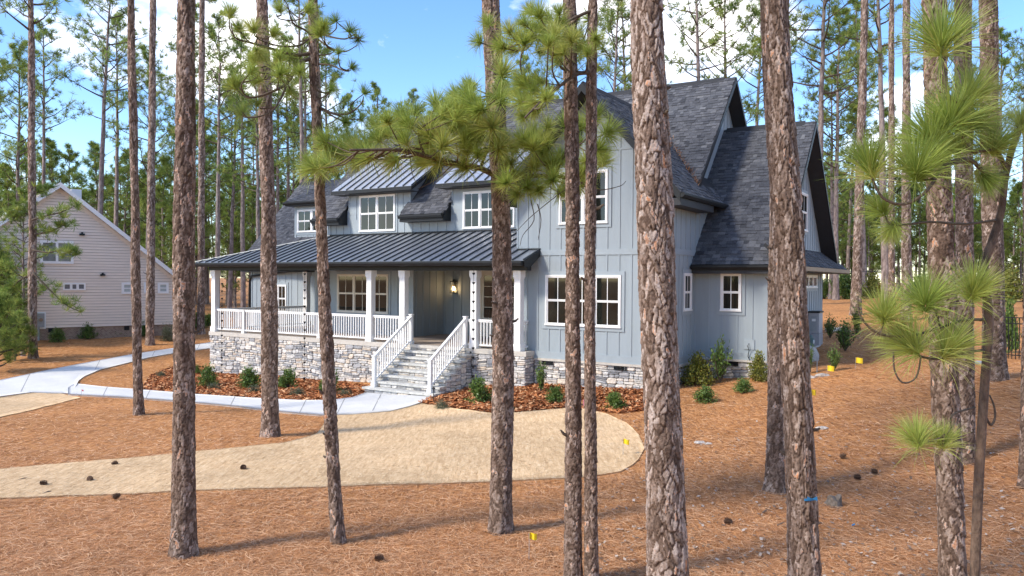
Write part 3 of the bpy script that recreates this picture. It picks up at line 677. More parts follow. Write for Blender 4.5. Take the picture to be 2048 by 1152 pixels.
me = mb.mesh('shingle_courses', m_shingle); a_ = me.attributes.new('tone','FLOAT_COLOR','POINT'); a_.data.foreach_set('color', np.array(tones,np.float32).ravel()); o_ = link('shingle_courses', me, ROOF); o_['kind'] = 'stuff'
# ridge caps, rakes, gutters
def strip(name, p0, p1, w_, h_, mat, parent=ROOF):
    """a board from p0 to p1: w_ (3-vector) and h_ (3-vector) give its section"""
    mb = MB(); P0, P1, w_, h_ = map(np.array, (p0,p1,w_,h_)); mb.prism([tuple(P0),tuple(P0+w_),tuple(P0+w_+h_),tuple(P0+h_)], tuple(P1-P0)); return link(name, mb.mesh(name, mat), parent)
def ridge(p0, p1, wv, m_):
    mb = MB(); P0, P1, wv = map(np.array,(p0,p1,wv)); up = np.array([0,0,1.])
    pr = [P0-wv*.15-up*(m_*.15-.03), P0+up*.05, P0+wv*.15-up*(m_*.15-.03), P0+wv*.15-up*(m_*.15-.005), P0+up*.02, P0-wv*.15-up*(m_*.15-.005)]
    mb.prism([tuple(p) for p in pr], tuple(P1-P0)); link('ridge_cap', mb.mesh('ridge_cap', m_roofbase), ROOF)
ridge((-11.4,6.7,mz(6.7)),(4.75,6.7,mz(6.7)),(0,1,0),1.08); ridge((BC,-.05,BP),(BC,5.4,BP),(1,0,0),BS); ridge((4.8,GR,GP),(7.5,GR,GP),(0,1,0),1.08); ridge((-19.75,9.35,wz(9.35)),(-11,9.35,wz(9.35)),(0,1,0),1.09)
def rake(u, v0, z0, v1, z1, side_=1, w_=.03, h_=.2): strip('rake_board',(u,v0,z0-.01),(u,v1,z1-.01),(w_*side_,0,0),(0,0,-h_),m_black)
rake(5.151,2.62,mz(2.62),6.7,mz(6.7)); rake(5.151,11.16,mz(2.24),6.7,mz(6.7)); rake(-11.401,2.24,mz(2.24),6.7,mz(6.7),-1)
rake(7.851,2.25,gzv(2.25),GR,GP); rake(7.851,2*GR-2.25,gzv(2.25),GR,GP); rake(-19.751,5.3,wz(5.3),9.35,wz(9.35),-1)
for sg in (-1,1): strip('rake_board',(BC,-.101,BP-.01),(BC+sg*3.125,-.101,bz(5.6)-.01),(0,-.03,0),(0,0,-.26),m_black)
# dark soffits under the gable overhangs
for (u0,u1,va,za,vb_,zb2) in ((4.72,5.14,2.62,mz(2.62),6.7,mz(6.7)),(4.72,5.14,11.1,mz(2.30),6.7,mz(6.7)),(7.36,7.84,2.3,gzv(2.3),GR,GP),(7.36,7.84,2*GR-2.3,gzv(2.3),GR,GP)):
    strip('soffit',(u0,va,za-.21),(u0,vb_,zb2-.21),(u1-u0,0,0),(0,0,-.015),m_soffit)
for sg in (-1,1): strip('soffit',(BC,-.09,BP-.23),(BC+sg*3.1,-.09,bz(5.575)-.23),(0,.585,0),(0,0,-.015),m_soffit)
# eave boxes and gutters
def gutter(p0, p1, outv, h_=.13, d=.12):
    mb = MB(); P0,P1,o = map(np.array,(p0,p1,outv)); up = np.array([0,0,1.])
    pr = [P0, P0+o*d, P0+o*d-up*h_*.45, P0+o*d*.55-up*h_, P0-up*h_]
    mb.prism([tuple(p) for p in pr], tuple(P1-P0)); link('gutter', mb.mesh('gutter', m_black), ROOF)
for a, b in ((-11.4,-9.85),(-6.62,-4.5)):
    gutter((a,2.235,4.73),(b,2.235,4.73),(0,-1,0)); strip('eave_box',(a+.01,2.24,4.60),(b-.01,2.24,4.60),(0,.49,0),(0,0,-.12),m_black)
    mb = MB(); mb.prism([(b-.02,2.25,4.481),(b-.02,2.73,4.481),(b-.02,2.73,mz(2.73)-.16),(b-.02,2.25,4.61)], (.03,0,0)); link('eave_return', mb.mesh('eave_return', m_black), ROOF)
gutter((5.605,-.12,bz(5.6)-.02),(5.605,4.4,bz(5.6)-.02),(1,0,0)); strip('eave_box',(5.11,-.08,bz(5.6)-.16),(5.11,2.9,bz(5.6)-.16),(.49,0,0),(0,0,-.2),m_soffit)
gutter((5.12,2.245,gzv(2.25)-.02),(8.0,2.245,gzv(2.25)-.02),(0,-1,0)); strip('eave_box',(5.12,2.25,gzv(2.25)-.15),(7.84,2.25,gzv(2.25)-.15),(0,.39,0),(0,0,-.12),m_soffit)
m_copper = M('tan_gutter', (.23,.15,.10), .5, .1, 4)
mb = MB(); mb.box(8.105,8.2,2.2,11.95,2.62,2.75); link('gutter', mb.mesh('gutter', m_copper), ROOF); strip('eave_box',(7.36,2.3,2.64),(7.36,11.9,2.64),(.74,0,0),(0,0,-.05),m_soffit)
gutter((-19.75,5.295,wz(5.3)-.02),(-11.8,5.295,wz(5.3)-.02),(0,-1,0)); strip('eave_box',(-19.7,5.3,wz(5.3)-.15),(-11.8,5.3,wz(5.3)-.15),(0,.39,0),(0,0,-.4),m_black)
gutter((-17.3,5.995,6.04),(-14.0,5.995,6.04),(0,-1,0)); strip('eave_box',(-17.25,6.0,5.96),(-14.0,6.0,5.96),(0,.39,0),(0,0,-.1),m_black)
# pine straw caught in the valley
# ---- standing seam roofs
def seam_panel(corners, mat, parent, right=True):
    """one metal pan between two up-slope lines: corners = lower left, lower right, upper right, upper left"""
    q = [np.array(p,float) for p in corners]; N = np.cross(q[1]-q[0], q[3]-q[0]); N /= np.linalg.norm(N); mb = MB()
    mb.prism([tuple(p-N*.02) for p in q], tuple(N*.02))
    if right and np.linalg.norm(q[2]-q[1]) > .1:
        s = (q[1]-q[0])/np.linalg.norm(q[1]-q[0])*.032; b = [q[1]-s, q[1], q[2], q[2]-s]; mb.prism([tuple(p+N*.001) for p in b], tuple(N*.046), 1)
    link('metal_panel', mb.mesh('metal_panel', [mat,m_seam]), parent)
pmz = lambda v: 2.88+(4.05-2.88)/3.24*(v+.5)
mb = MB(); mb.prism([(-15.45,-.45,2.78),(.68,-.45,2.78),(.68,.48,pmz(.48)-.06),(-.16,.48,pmz(.48)-.06),(-.16,2.73,pmz(2.73)-.06),(-10.9,2.73,pmz(2.73)-.06)], (0,0,.03)); PR = part('porch_roof', mb, m_black)
hip = lambda u: min(1,max(0,(u+15.5)/(4.6)))*3.24-.5
us = np.linspace(-15.5,.72,41)
for a, b in zip(us[:-1], us[1:]):
    ta, tb = hip(a), hip(b)
    if b > .4: ta = tb = .5
    elif b > -.15: ta = tb = .5 if a > -.2 else 2.74
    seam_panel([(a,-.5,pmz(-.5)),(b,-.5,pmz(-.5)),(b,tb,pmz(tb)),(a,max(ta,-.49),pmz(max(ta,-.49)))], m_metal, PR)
lz = lambda u: 2.88+(4.05-2.88)/4.6*(u+15.5)
vs2 = np.linspace(-.5,5.3,15)
for a, b in zip(vs2[:-1], vs2[1:]):
    fu = lambda v: -15.5+4.6*min(1,(v+.5)/3.24)
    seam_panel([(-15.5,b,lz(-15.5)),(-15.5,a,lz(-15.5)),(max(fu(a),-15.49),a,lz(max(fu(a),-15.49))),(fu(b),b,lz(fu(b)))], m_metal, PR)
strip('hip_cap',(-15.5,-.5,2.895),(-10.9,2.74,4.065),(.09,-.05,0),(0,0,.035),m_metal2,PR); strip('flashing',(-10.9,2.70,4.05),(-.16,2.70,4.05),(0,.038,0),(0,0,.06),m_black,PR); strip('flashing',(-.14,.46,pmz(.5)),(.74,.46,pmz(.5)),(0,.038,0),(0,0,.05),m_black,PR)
def gut2(p0,p1,o):
    mb = MB(); P0,P1,o = map(np.array,(p0,p1,o)); up = np.array([0,0,1.]); pr = [P0, P0+o*.14, P0+o*.14-up*.06, P0+o*.09-up*.14, P0-up*.15]
    mb.prism([tuple(p) for p in pr], tuple(P1-P0)); link('gutter', mb.mesh('gutter', m_black), PR)
gut2((-15.62,-.505,2.865),(.70,-.505,2.865),(0,-1,0)); gut2((-15.505,-.5,2.865),(-15.505,5.3,2.865),(-1,0,0))
mb = MB(); mb.prism([(.721,-.5,2.87),(.721,.48,pmz(.5)-.01),(.721,.48,pmz(.5)-.2),(.721,-.1,2.70),(.721,-.5,2.66)],(.03,0,0)); link('rake_board', mb.mesh('rake_board', m_black), PR)
# dormer sheds
for i,(a,b) in enumerate(((-10.25,-6.0),(-4.85,-.35))):
    k = (7.46-5.86)/(4.75-2.24); zz = lambda v: 5.86+k*(v-2.24); tp = 4.78
    mb = MB(); mb.prism([(a+.02,2.26,5.72),(a+.02,tp,zz(tp)-.1),(a+.02,tp,zz(tp)-.03),(a+.02,2.26,5.83)], (b-a-.04,0,0)); DR = part('dormer_roof', mb, m_black)
    n_ = 10; xs = np.linspace(a,b,n_+1)
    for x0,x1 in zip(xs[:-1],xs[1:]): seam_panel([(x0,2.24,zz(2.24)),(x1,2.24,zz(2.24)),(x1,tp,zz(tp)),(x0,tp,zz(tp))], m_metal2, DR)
    strip('fascia',(a,2.20,5.85),(b,2.20,5.85),(0,.05,0),(0,0,-.14),m_black,DR); strip('ridge_flashing',(a,tp-.15,zz(tp)+.02),(b,tp-.15,zz(tp)+.02),(0,.2,.10),(0,-.02,.03),m_metal2,DR)
    strip('soffit',(a+.1,2.27,5.70),(b-.1,2.27,5.70),(0,.46,0),(0,0,-.02),m_soffit,DR)
    for x in (a,b): strip('rake_board',(x-.02,2.22,5.84),(x-.02,tp,zz(tp)-.03),(.04,0,0),(0,0,-.14),m_black,DR)
# downspout on the left wing, wall plates and utility panel
mb = MB(); mb.tube([(-15.55,5.2,2.75),(-15.8,5.25,2.62),(-17.4,5.5,2.50),(-19.25,5.6,2.35),(-19.42,5.64,2.1),(-19.42,5.64,-.6)],.05,8); part('downspout', mb, m_black, smooth=True)
mb = MB(); mb.box(6.66,6.98,2.62,2.647,.22,.52); part('wall_plate', mb, m_batten)
mb = MB(); mb.tube([(6.82,2.6,.40),(6.80,2.54,.34),(6.84,2.55,.20),(6.80,2.58,.02),(6.86,2.55,-.1)],.012,6); part('cable', mb, m_black)
# fallen straw in the roof valley
g = np.random.default_rng(5); n = 420; vq = g.uniform(2.75,4.9,n); V=[];F=[];T=[]
for k in range(n):
    v = vq[k]; z = mz(v); u = BC+(BP-z)/BS
    c = np.array([u+g.normal(0,.07), v+g.normal(0,.05), z+.04+abs(g.normal(0,.02))]); d = g.normal(0,1,3)*[.8,.8,.5]; d = d/np.linalg.norm(d)*.11; s = np.cross(d,[0,0,1]); s = s/max(1e-6,np.linalg.norm(s))*.008
    b = len(V); V += [c-d-s,c-d+s,c+d]; F.append((b,b+1,b+2)); T += [(g.choice([.3,.5,.6]),0,0,1)]*3
o_ = link('fallen_needles', npmesh('fallen_needles', V, F, m_straw, False, T), ROOF); o_['kind'] = 'stuff'
# ================================================================== rain chains
cup = MB(); cup.tube([(0,0,0),(0,0,.012),(0,0,.05),(0,0,.075)],[.014,.026,.045,.05],8); cup_me = cup.mesh('chain_cup', m_black)
for u, lab in ((-13.55,'black rain chain of cups hanging at the left porch column'),(-8.8,'black rain chain of cups hanging in the middle of the porch railing'),(-1.12,'black rain chain of cups hanging in front of the column right of the stair')):
    zg = float(hgt(*HW(u,-.57)[:2]))-ZF; top = 2.72
    E_ = empty('rain_chain', tuple(HW(u,-.57,zg)), -YAW); tag(E_, lab, 'rain chain', 'rain chains')
    mb = MB(); mb.tube([(0,0,.05),(0,0,top-zg)],.006,5); link('chain', mb.mesh('chain', m_black), E_)
    n = int((top-zg-.1)/.30)
    for k in range(n): link('chain_cup', cup_me, E_, (0,0,.1+k*.30))
# ================================================================== neighbour house
NA = np.array([.783,.622]); NN = np.array([.622,-.783])
_r = ray(118.7,552); NP = CAMP[:2]+_r[:2]*(41.5/_r[1])
def nb_at(px, py):
    d = ray(px,py); A_ = np.array([[d[0],-NA[0]],[d[1],-NA[1]]]); t, a = np.linalg.solve(A_, NP-CAMP[:2]); return a, CAMZ+d[2]*t
zpk = nb_at(118.7,371)[1]; aR, zE = nb_at(349,552); aL = -aR; zS = nb_at(150,654)[1]; zG = float(hgt(*NP))-.25
NB = empty('neighbour_house', (NP[0],NP[1],zG), math.atan2(NA[1],NA[0]))
tag(NB, 'beige lap sided house with white trim and pale roof at the left edge', 'house')
m_beige = M('beige_siding', (.80,.69,.58), .65, .05, 5, .15, 60, stretch=(.2,1,1)); m_brick = bpy.data.materials.new('brick_foundation'); m_brick.use_nodes = True
n_ = m_brick.node_tree.nodes; l_ = m_brick.node_tree.links.new; bt = n_.new('ShaderNodeTexBrick'); tcx = n_.new('ShaderNodeTexCoord'); mpx = n_.new('ShaderNodeMapping'); mpx.inputs['Rotation'].default_value = (math.pi/2,0,0)
l_(tcx.outputs['Object'], mpx.inputs[0]); l_(mpx.outputs[0], bt.inputs['Vector']); bt.inputs['Color1'].default_value = (.22,.13,.09,1); bt.inputs['Color2'].default_value = (.34,.25,.18,1); bt.inputs['Mortar'].default_value = (.38,.35,.31,1); bt.inputs['Scale'].default_value = 4.4; bt.inputs['Row Height'].default_value = .28
l_(bt.outputs['Color'], n_['Principled BSDF'].inputs['Base Color']); n_['Principled BSDF'].inputs['Roughness'].default_value = .9
m_paleroof = M('pale_shingle_roof', (.34,.30,.27), .9, .2, 12, .4, 40)
zz_ = lambda z: z-zG
slope = (zpk-zE)/aR
mb = MB(); mb.prism([(aL+.05,.06,zz_(zS)),(aR-.05,.06,zz_(zS)),(aR-.05,.06,zz_(zE)-.1),(0,.06,zz_(zpk)-.3),(aL+.05,.06,zz_(zE)-.1)], (0,12,0)); link('wall', mb.mesh('wall', M('siding_shadow_gap',(.30,.26,.23),.9)), NB)
# lap boards
z = zS; k = 0
while z < zpk-.35:
    t = max(0, (min(z,zpk)-zE)/(zpk-zE)); t2 = max(0,(z+.155-zE)/(zpk-zE)); h0 = (aR-.02)*(1-t); h1 = (aR-.02)*(1-min(1,t2))
    if h1 < .1: break
    mb = MB(); mb.add([(-h0,-.01,zz_(z)),(h0,-.01,zz_(z)),(h1,.03,zz_(z)+.138),(-h1,.03,zz_(z)+.138),(-h0,.06,zz_(z)),(h0,.06,zz_(z))],[(0,1,2,3),(0,4,5,1)])
    link('siding_board', mb.mesh('siding_board', m_beige), NB); z += .155
mb = MB(); mb.box(aL+.1,aR-.1,.08,12,-.6,zz_(zS)-.002); link('foundation', mb.mesh('foundation', m_brick), NB)
rf = MB(); ov = .35
for sg in (-1,1):
    q = [(0,-ov,zz_(zpk)+.05),(sg*(aR+.35),-ov,zz_(zE)-.35*slope+.05),(sg*(aR+.35),12.4,zz_(zE)-.35*slope+.05),(0,12.4,zz_(zpk)+.05)]
    rf.prism(q if sg > 0 else q[::-1], (0,0,.10))
NR_ = link('roof', rf.mesh('roof', m_paleroof), NB)
for sg in (-1,1):
    mb = MB(); mb.prism([(0,-ov-.03,zz_(zpk)+.14),(sg*(aR+.37),-ov-.03,zz_(zE)-.37*slope+.14),(sg*(aR+.37),-ov-.03,zz_(zE)-.37*slope-.12),(0,-ov-.03,zz_(zpk)-.13)],(0,.028,0)); link('rake_board', mb.mesh('rake_board', m_white), NR_)
    mb = MB(); mb.prism([(0,-.012,zz_(zpk)-.1),(sg*(aR),-.012,zz_(zE)-.1),(sg*(aR),-.012,zz_(zE)-.32),(0,-.012,zz_(zpk)-.34)],(0,.03,0)); link('frieze_board', mb.mesh('frieze_board', m_beige), NR_)
mb = MB(); mb.box(.75,1.25,1.2,1.7,zz_(zpk)-1.2,zz_(zpk)-.02); link('chimney', mb.mesh('chimney', m_white), NR_)
def nb_window(x0,y0,x1,y1,n,curtain=None,rail=True):
    a0, zt = nb_at(x0,y0); a1, zb2 = nb_at(x1,y1); z0, z1 = zz_(zb2), zz_(zt); t = min(.13,.2*(z1-z0))
    f = MB(); f.box(a0,a1,-.05,.06,z1-t,z1); f.box(a0,a1,-.06,.06,z0,z0+t); f.box(a0,a0+t,-.05,.06,z0+t,z1-t); f.box(a1-t,a1,-.05,.06,z0+t,z1-t)
    w_ = (a1-a0-2*t)/n
    for k in range(1,n): f.box(a0+t+k*w_-.06,a0+t+k*w_+.06,-.045,.06,z0+t,z1-t)
    o = link('window', f.mesh('window', m_white), NB)
    for k in range(n):
        x0_ = a0+t+k*w_+(.06 if k else 0); x1_ = a0+t+(k+1)*w_-(.06 if k < n-1 else 0)
        p = MB(); p.box(x0_,x1_,-.01,.05,z0+t,z1-t); link('pane', p.mesh('pane', curtain or m_nbg), o)
        if rail: p = MB(); zm = (z0+z1)/2; p.box(x0_,x1_,-.025,-.011,zm-.03,zm+.03); link('sash_rail', p.mesh('sash_rail', m_white), o)
m_nbg = M('neighbour_glass', (.10,.12,.14), .08, .3, 6, spec=.6); m_blind = M('window_blind', (.42,.46,.44), .5, .05, 9)
nb_window(80,480,147,528,2); nb_window(125.8,566,171,580.5,3,m_nbg,False); nb_window(243,565,266,588,1,m_blind); nb_window(288,565,308,587,1,m_blind); nb_window(315.5,565,337,587,1,m_blind)
mb = MB(); a0, z1_ = nb_at(73,626); a1, z0_ = nb_at(89,656); mb.box(a0-.06,a1+.06,-.02,.06,zz_(z0_)-.05,zz_(z1_)+.05); mo = link('mounting_board', mb.mesh('mounting_board', m_white), NB)
m_greybox = M('grey_enamel', (.30,.33,.35), .5, .1, 8)
mb = MB(); mb.box(a0+.02,a1-.02,-.16,-.021,zz_(z0_)+.05,zz_(z1_)-.02); link('meter_box', mb.mesh('meter_box', m_greybox), mo)
mb = MB(); mb.tube([((a0+a1)/2,-.15,zz_(z1_)-.35),((a0+a1)/2,-.23,zz_(z1_)-.35)],.09,12); link('meter_dial', mb.mesh('meter_dial', m_lglass), mo)
mb = MB(); mb.tube([((a0+a1)/2-.1,-.08,zz_(z0_)+.05),((a0+a1)/2-.1,-.08,.2)],.05,8); link('conduit', mb.mesh('conduit', m_greybox), mo)
for x0,x1,y0,y1 in ((97,107,657.5,663),(249,259,650,656),(285,294,649,655)):
    a0,_z = nb_at(x0,y0); a1,_z2 = nb_at(x1,y1); mb = MB(); mb.box(a0,a1,.05,.1,zz_(zS)-.26,zz_(zS)-.03); link('foundation_vent', mb.mesh('foundation_vent', m_black), NB)
for x,y in ((164,469),(205,550)):
    a0,z0_ = nb_at(x,y); mb = MB(); mb.box(a0-.12,a0+.12,-.12,.03,zz_(z0_)-.05,zz_(z0_)+.05); mb.box(a0-.04,a0+.04,-.10,.03,zz_(z0_)+.05,zz_(z0_)+.12); link('floodlight', mb.mesh('floodlight', m_black), NB)

# ================================================================== pines
def needle_cloud(tips, dirs, nb, ln, wd, g, spread=1.0, two=False):
    """needles radiating round each tip; returns V, F, tone"""
    n = len(tips)*nb; c = np.repeat(tips,nb,0); ax_ = np.repeat(dirs,nb,0)
    d = g.normal(0,1,(n,3)); d /= np.linalg.norm(d,axis=1,keepdims=True); d = d*spread+ax_*g.uniform(.35,1.15,(n,1)); d /= np.linalg.norm(d,axis=1,keepdims=True)
    le = g.uniform(ln[0],ln[1],(n,1)); s = np.cross(d,g.normal(0,1,(n,3))); s /= np.maximum(1e-6,np.linalg.norm(s,axis=1,keepdims=True)); s *= wd*g.uniform(.7,1.3,(n,1))
    c = c + d*le*.06
    tone = np.clip(np.repeat(g.uniform(.15,.85,len(tips)),nb)+g.normal(0,.14,n),0,1)
    if two:
        mid = c+d*le*.55; tip = c+d*le; tip[:,2] -= le[:,0]*g.uniform(.02,.16,n)
        V = np.stack([c-s,c+s,mid-s*.9,mid+s*.9,tip],1).reshape(-1,3); b = np.arange(n)*5
        F = np.vstack([np.stack([b,b+1,b+3],-1),np.stack([b,b+3,b+2],-1),np.stack([b+2,b+3,b+4],-1)]); k = 5
    else:
        V = np.stack([c-s*.5,c+s*.5,c+d*le*.6+s,c+d*le],1).reshape(-1,3); b = np.arange(n)*4
        F = np.vstack([np.stack([b,b+1,b+2],-1),np.stack([b,b+2,b+3],-1)]); k = 4
    T = np.zeros((n,k,4)); T[...,0] = tone[:,None]; T[...,3] = 1
    return V, F, T.reshape(-1,4)
def pine_kit(seed, Ht, c0, nl, spread, ntw, blades_, rbase=.2, dead=8, wd=.02, bend=.25):
    g = np.random.default_rng(seed); tr = MB(); lb = MB()
    zs = np.linspace(0,Ht,14); wob = np.cumsum(g.normal(0,.045,(14,2)),0)*np.linspace(0,1,14)[:,None]
    ctr = lambda z: np.array([np.interp(z,zs,wob[:,0]),np.interp(z,zs,wob[:,1]),z])
    rad = lambda z: rbase*(1-.86*(z/Ht)**1.15)+ (rbase*.35*math.exp(-z/.35))
    zz2 = np.concatenate([[0,.15,.4],zs[1:]]); tr.tube([ctr(z) for z in zz2],[rad(z) for z in zz2],9,False)
    tips=[]; dirs=[]
    def limb(z, az, L_, el, r0, leafy):
        p = ctr(z); pts=[p]; d = np.array([math.cos(az)*math.cos(el),math.sin(az)*math.cos(el),math.sin(el)]); npt=6
        for k in range(1,npt):
            d = d+np.array([g.normal(0,.10),g.normal(0,.10),bend*.34+g.normal(0,.07)]); d/=np.linalg.norm(d); p = p+d*L_/(npt-1); pts.append(p)
        lb.tube(pts,list(np.linspace(r0,.008,npt)),4,False)
        if not leafy: 
            return
        tips.append(pts[-1]); dirs.append(d)
        for t in range(ntw):
            f = g.uniform(.35,1.0); k = min(npt-2,int(f*(npt-1))); q = pts[k]+(pts[k+1]-pts[k])*(f*(npt-1)-k)
            td = g.normal(0,1,3)*[1,1,.5]+np.array([0,0,.55])+d*.7; td/=np.linalg.norm(td); tl = L_*g.uniform(.14,.34)
            e1 = q+td*tl*.5+np.array([0,0,-.03]); e2 = q+td*tl+np.array([0,0,.10*tl])
            lb.tube([q,e1,e2],[.012,.010,.006],3,False); tips.append(e2); dirs.append((e2-e1)/np.linalg.norm(e2-e1))
            if g.random() < .55: tips.append(e1+g.normal(0,.05,3)); dirs.append(td)
    for k in range(nl):
        f = (k+.5)/nl; z = Ht*(c0+(1-c0)*f**.9); prof = math.sin(math.pi*min(1,.28+.72*f))**.7*(1 if f < .5 else 1.15-.45*f)
        limb(z, k*2.4+g.normal(0,.35), spread*max(.25,prof)*g.uniform(.7,1.2), g.uniform(-.1,.45)+.4*f, .035+.02*(1-f), True)
    for k in range(dead): limb(Ht*g.uniform(c0*.55,c0), g.uniform(0,6.28), spread*g.uniform(.2,.5), g.uniform(-.2,.3), .022, False)
    tips.append(ctr(Ht)); dirs.append(np.array([0,0,1.]))
    V,F,T = needle_cloud(np.array(tips),np.array(dirs),blades_,(.22,.40),wd,g,.9)
    return tr.mesh('trunk', m_barkfar, True), npmesh('crown', V, F, m_needle_far, False, T), lb.mesh('limbs', m_twig, True)
KT = [pine_kit(101,20,.50,30,2.9,7,20), pine_kit(102,21,.58,26,2.6,7,20), pine_kit(103,19,.45,34,3.1,7,20,bend=.4), pine_kit(104,22,.62,24,2.7,8,20)]
KN = [pine_kit(121,20,.67,24,2.8,7,18,dead=0), pine_kit(122,20,.70,22,2.6,7,18,dead=0)]
KS = [pine_kit(131,3.4,.06,44,1.15,5,26,.05,dead=0,wd=.012), pine_kit(132,2.6,.05,40,1.0,5,26,.045,dead=0,wd=.012)]
KB = [pine_kit(111,14,.22,44,2.6,8,20,.16), pine_kit(112,12,.15,46,2.3,8,20,.15), pine_kit(113,15,.33,38,2.8,8,20,.17)]
def tree_obj(name, kit, loc, s, rz, lean=(0,0), parts_=True):
    E_ = empty(name, tuple(loc)); E_.rotation_euler = (lean[0],lean[1],rz); E_.scale = (s,s,s)
    link('trunk', kit[0], E_); link('crown', kit[1], E_); link('limbs', kit[2], E_)['kind'] = 'stuff'
    return E_
# --- detailed bark for the near trunks
def bark_trunk(c_of_z, r_of_z, z0, z1, zfull, seed, cw=.055, ch=.115, depth=.014, dz=.02, nth=110, shade=1.0):
    g = np.random.default_rng(seed)
    zs = np.concatenate([np.arange(z0,z1,dz), np.linspace(z1,zfull,14)]); th = np.linspace(0,2*np.pi,nth,endpoint=False)
    Rm = r_of_z(z0+1.0); TH, ZZ = np.meshgrid(th, zs)
    def worley(cw_, ch_, sd, wamp):
        q = np.random.default_rng(sd); nc = max(5,int(round(2*np.pi*Rm/cw_))); ph = q.uniform(0,6.28,8)
        w1 = sum(a*np.sin(ZZ*f/ch_*.115+k*TH+p) for a,f,k,p in zip((.30,.22,.16,.12),(5.1,11.7,23.,41.),(3,-2,5,-7),ph)); w2 = sum(a*np.sin(ZZ*f/ch_*.115+k*TH+p) for a,f,k,p in zip((.30,.22,.14,.10),(3.3,9.1,17.,35.),(4,-6,9,-11),ph[4:]))
        s = TH/(2*np.pi)*nc+wamp*w1; t = ZZ/ch_+wamp*w2; t = t-t.min()+3; nr_ = int(np.ceil(t.max()))+6
        jit = q.uniform(.04,.96,(nr_,nc,2)); rv = q.random((nr_,nc,3)); el = q.uniform(.55,1.5,(nr_,nc))
        ci = np.floor(s).astype(int); ti = np.floor(t).astype(int)
        F1 = np.full(s.shape,9.); F2 = np.full(s.shape,9.); ID = np.zeros(s.shape+(3,)); DT = np.zeros(s.shape)
        for dj in (-1,0,1):
            for di in (-1,0,1):
                cc = (ci+di)%nc; tt = np.clip(ti+dj,0,nr_-1); jx = jit[tt,cc]
                ddx = ci+di+jx[...,0]-s; ddt = ti+dj+jx[...,1]-t; d = np.sqrt(ddx**2+(ddt*el[tt,cc])**2)
                b_ = d < F1; F2 = np.where(b_,F1,np.minimum(F2,d)); ID[b_] = rv[tt,cc][b_]; DT = np.where(b_,ddt,DT); F1 = np.where(b_,d,F1)
        return F2-F1, ID, DT
    f1, ID, DT = worley(cw,ch,seed*7+1,1.0); f2, ID2, DT2 = worley(cw*.46,ch*.40,seed*7+2,1.1)
    sm = lambda x: x*x*(3-2*x)
    e = sm(np.clip(f1/.15,0,1)); e2 = sm(np.clip(f2/.12,0,1))
    hh = e*(.35+.65*ID[...,0])*depth + e*np.clip(DT,-.6,.6)*.40*depth + e*(ID2[...,0]-.4)*.24*depth + g.normal(0,.0010,TH.shape)
    big = .35*depth*np.sin(TH*2+ZZ*1.3+seed)+.3*depth*np.sin(TH*3-ZZ*2.2)
    C = np.array([c_of_z(z) for z in zs]); Rz = np.array([r_of_z(z) for z in zs])
    flare = 1+.05*np.cos(TH*3+seed)*np.exp(-(ZZ-z0)/.35)
    RR = Rz[:,None]*flare+hh+big-depth*.5
    V = np.stack([C[:,0:1]+np.cos(TH)*RR, C[:,1:2]+np.sin(TH)*RR, ZZ],-1).reshape(-1,3)
    nz_ = len(zs); i = (np.arange(nz_-1)[:,None]*nth); j = np.arange(nth)[None]; j2 = (j+1)%nth
    F = np.stack([i+j,i+j2,i+nth+j2,i+nth+j],-1).reshape(-1,4)
    tone = np.clip(.10+e*(.10+.50*ID[...,1])+.30*(ID2[...,1]-.35)*e,0,.86)*shade; tone = np.where((ID[...,2] > .86)&(ID2[...,2] > .45)&(e > .5), .93+.07*ID2[...,0], tone)
    T = np.zeros(V.shape[:1]+(4,)); T[:,0] = tone.ravel(); T[:,3] = 1
    return npmesh('trunk', V, F, m_bark, False, T)
TREES = {}
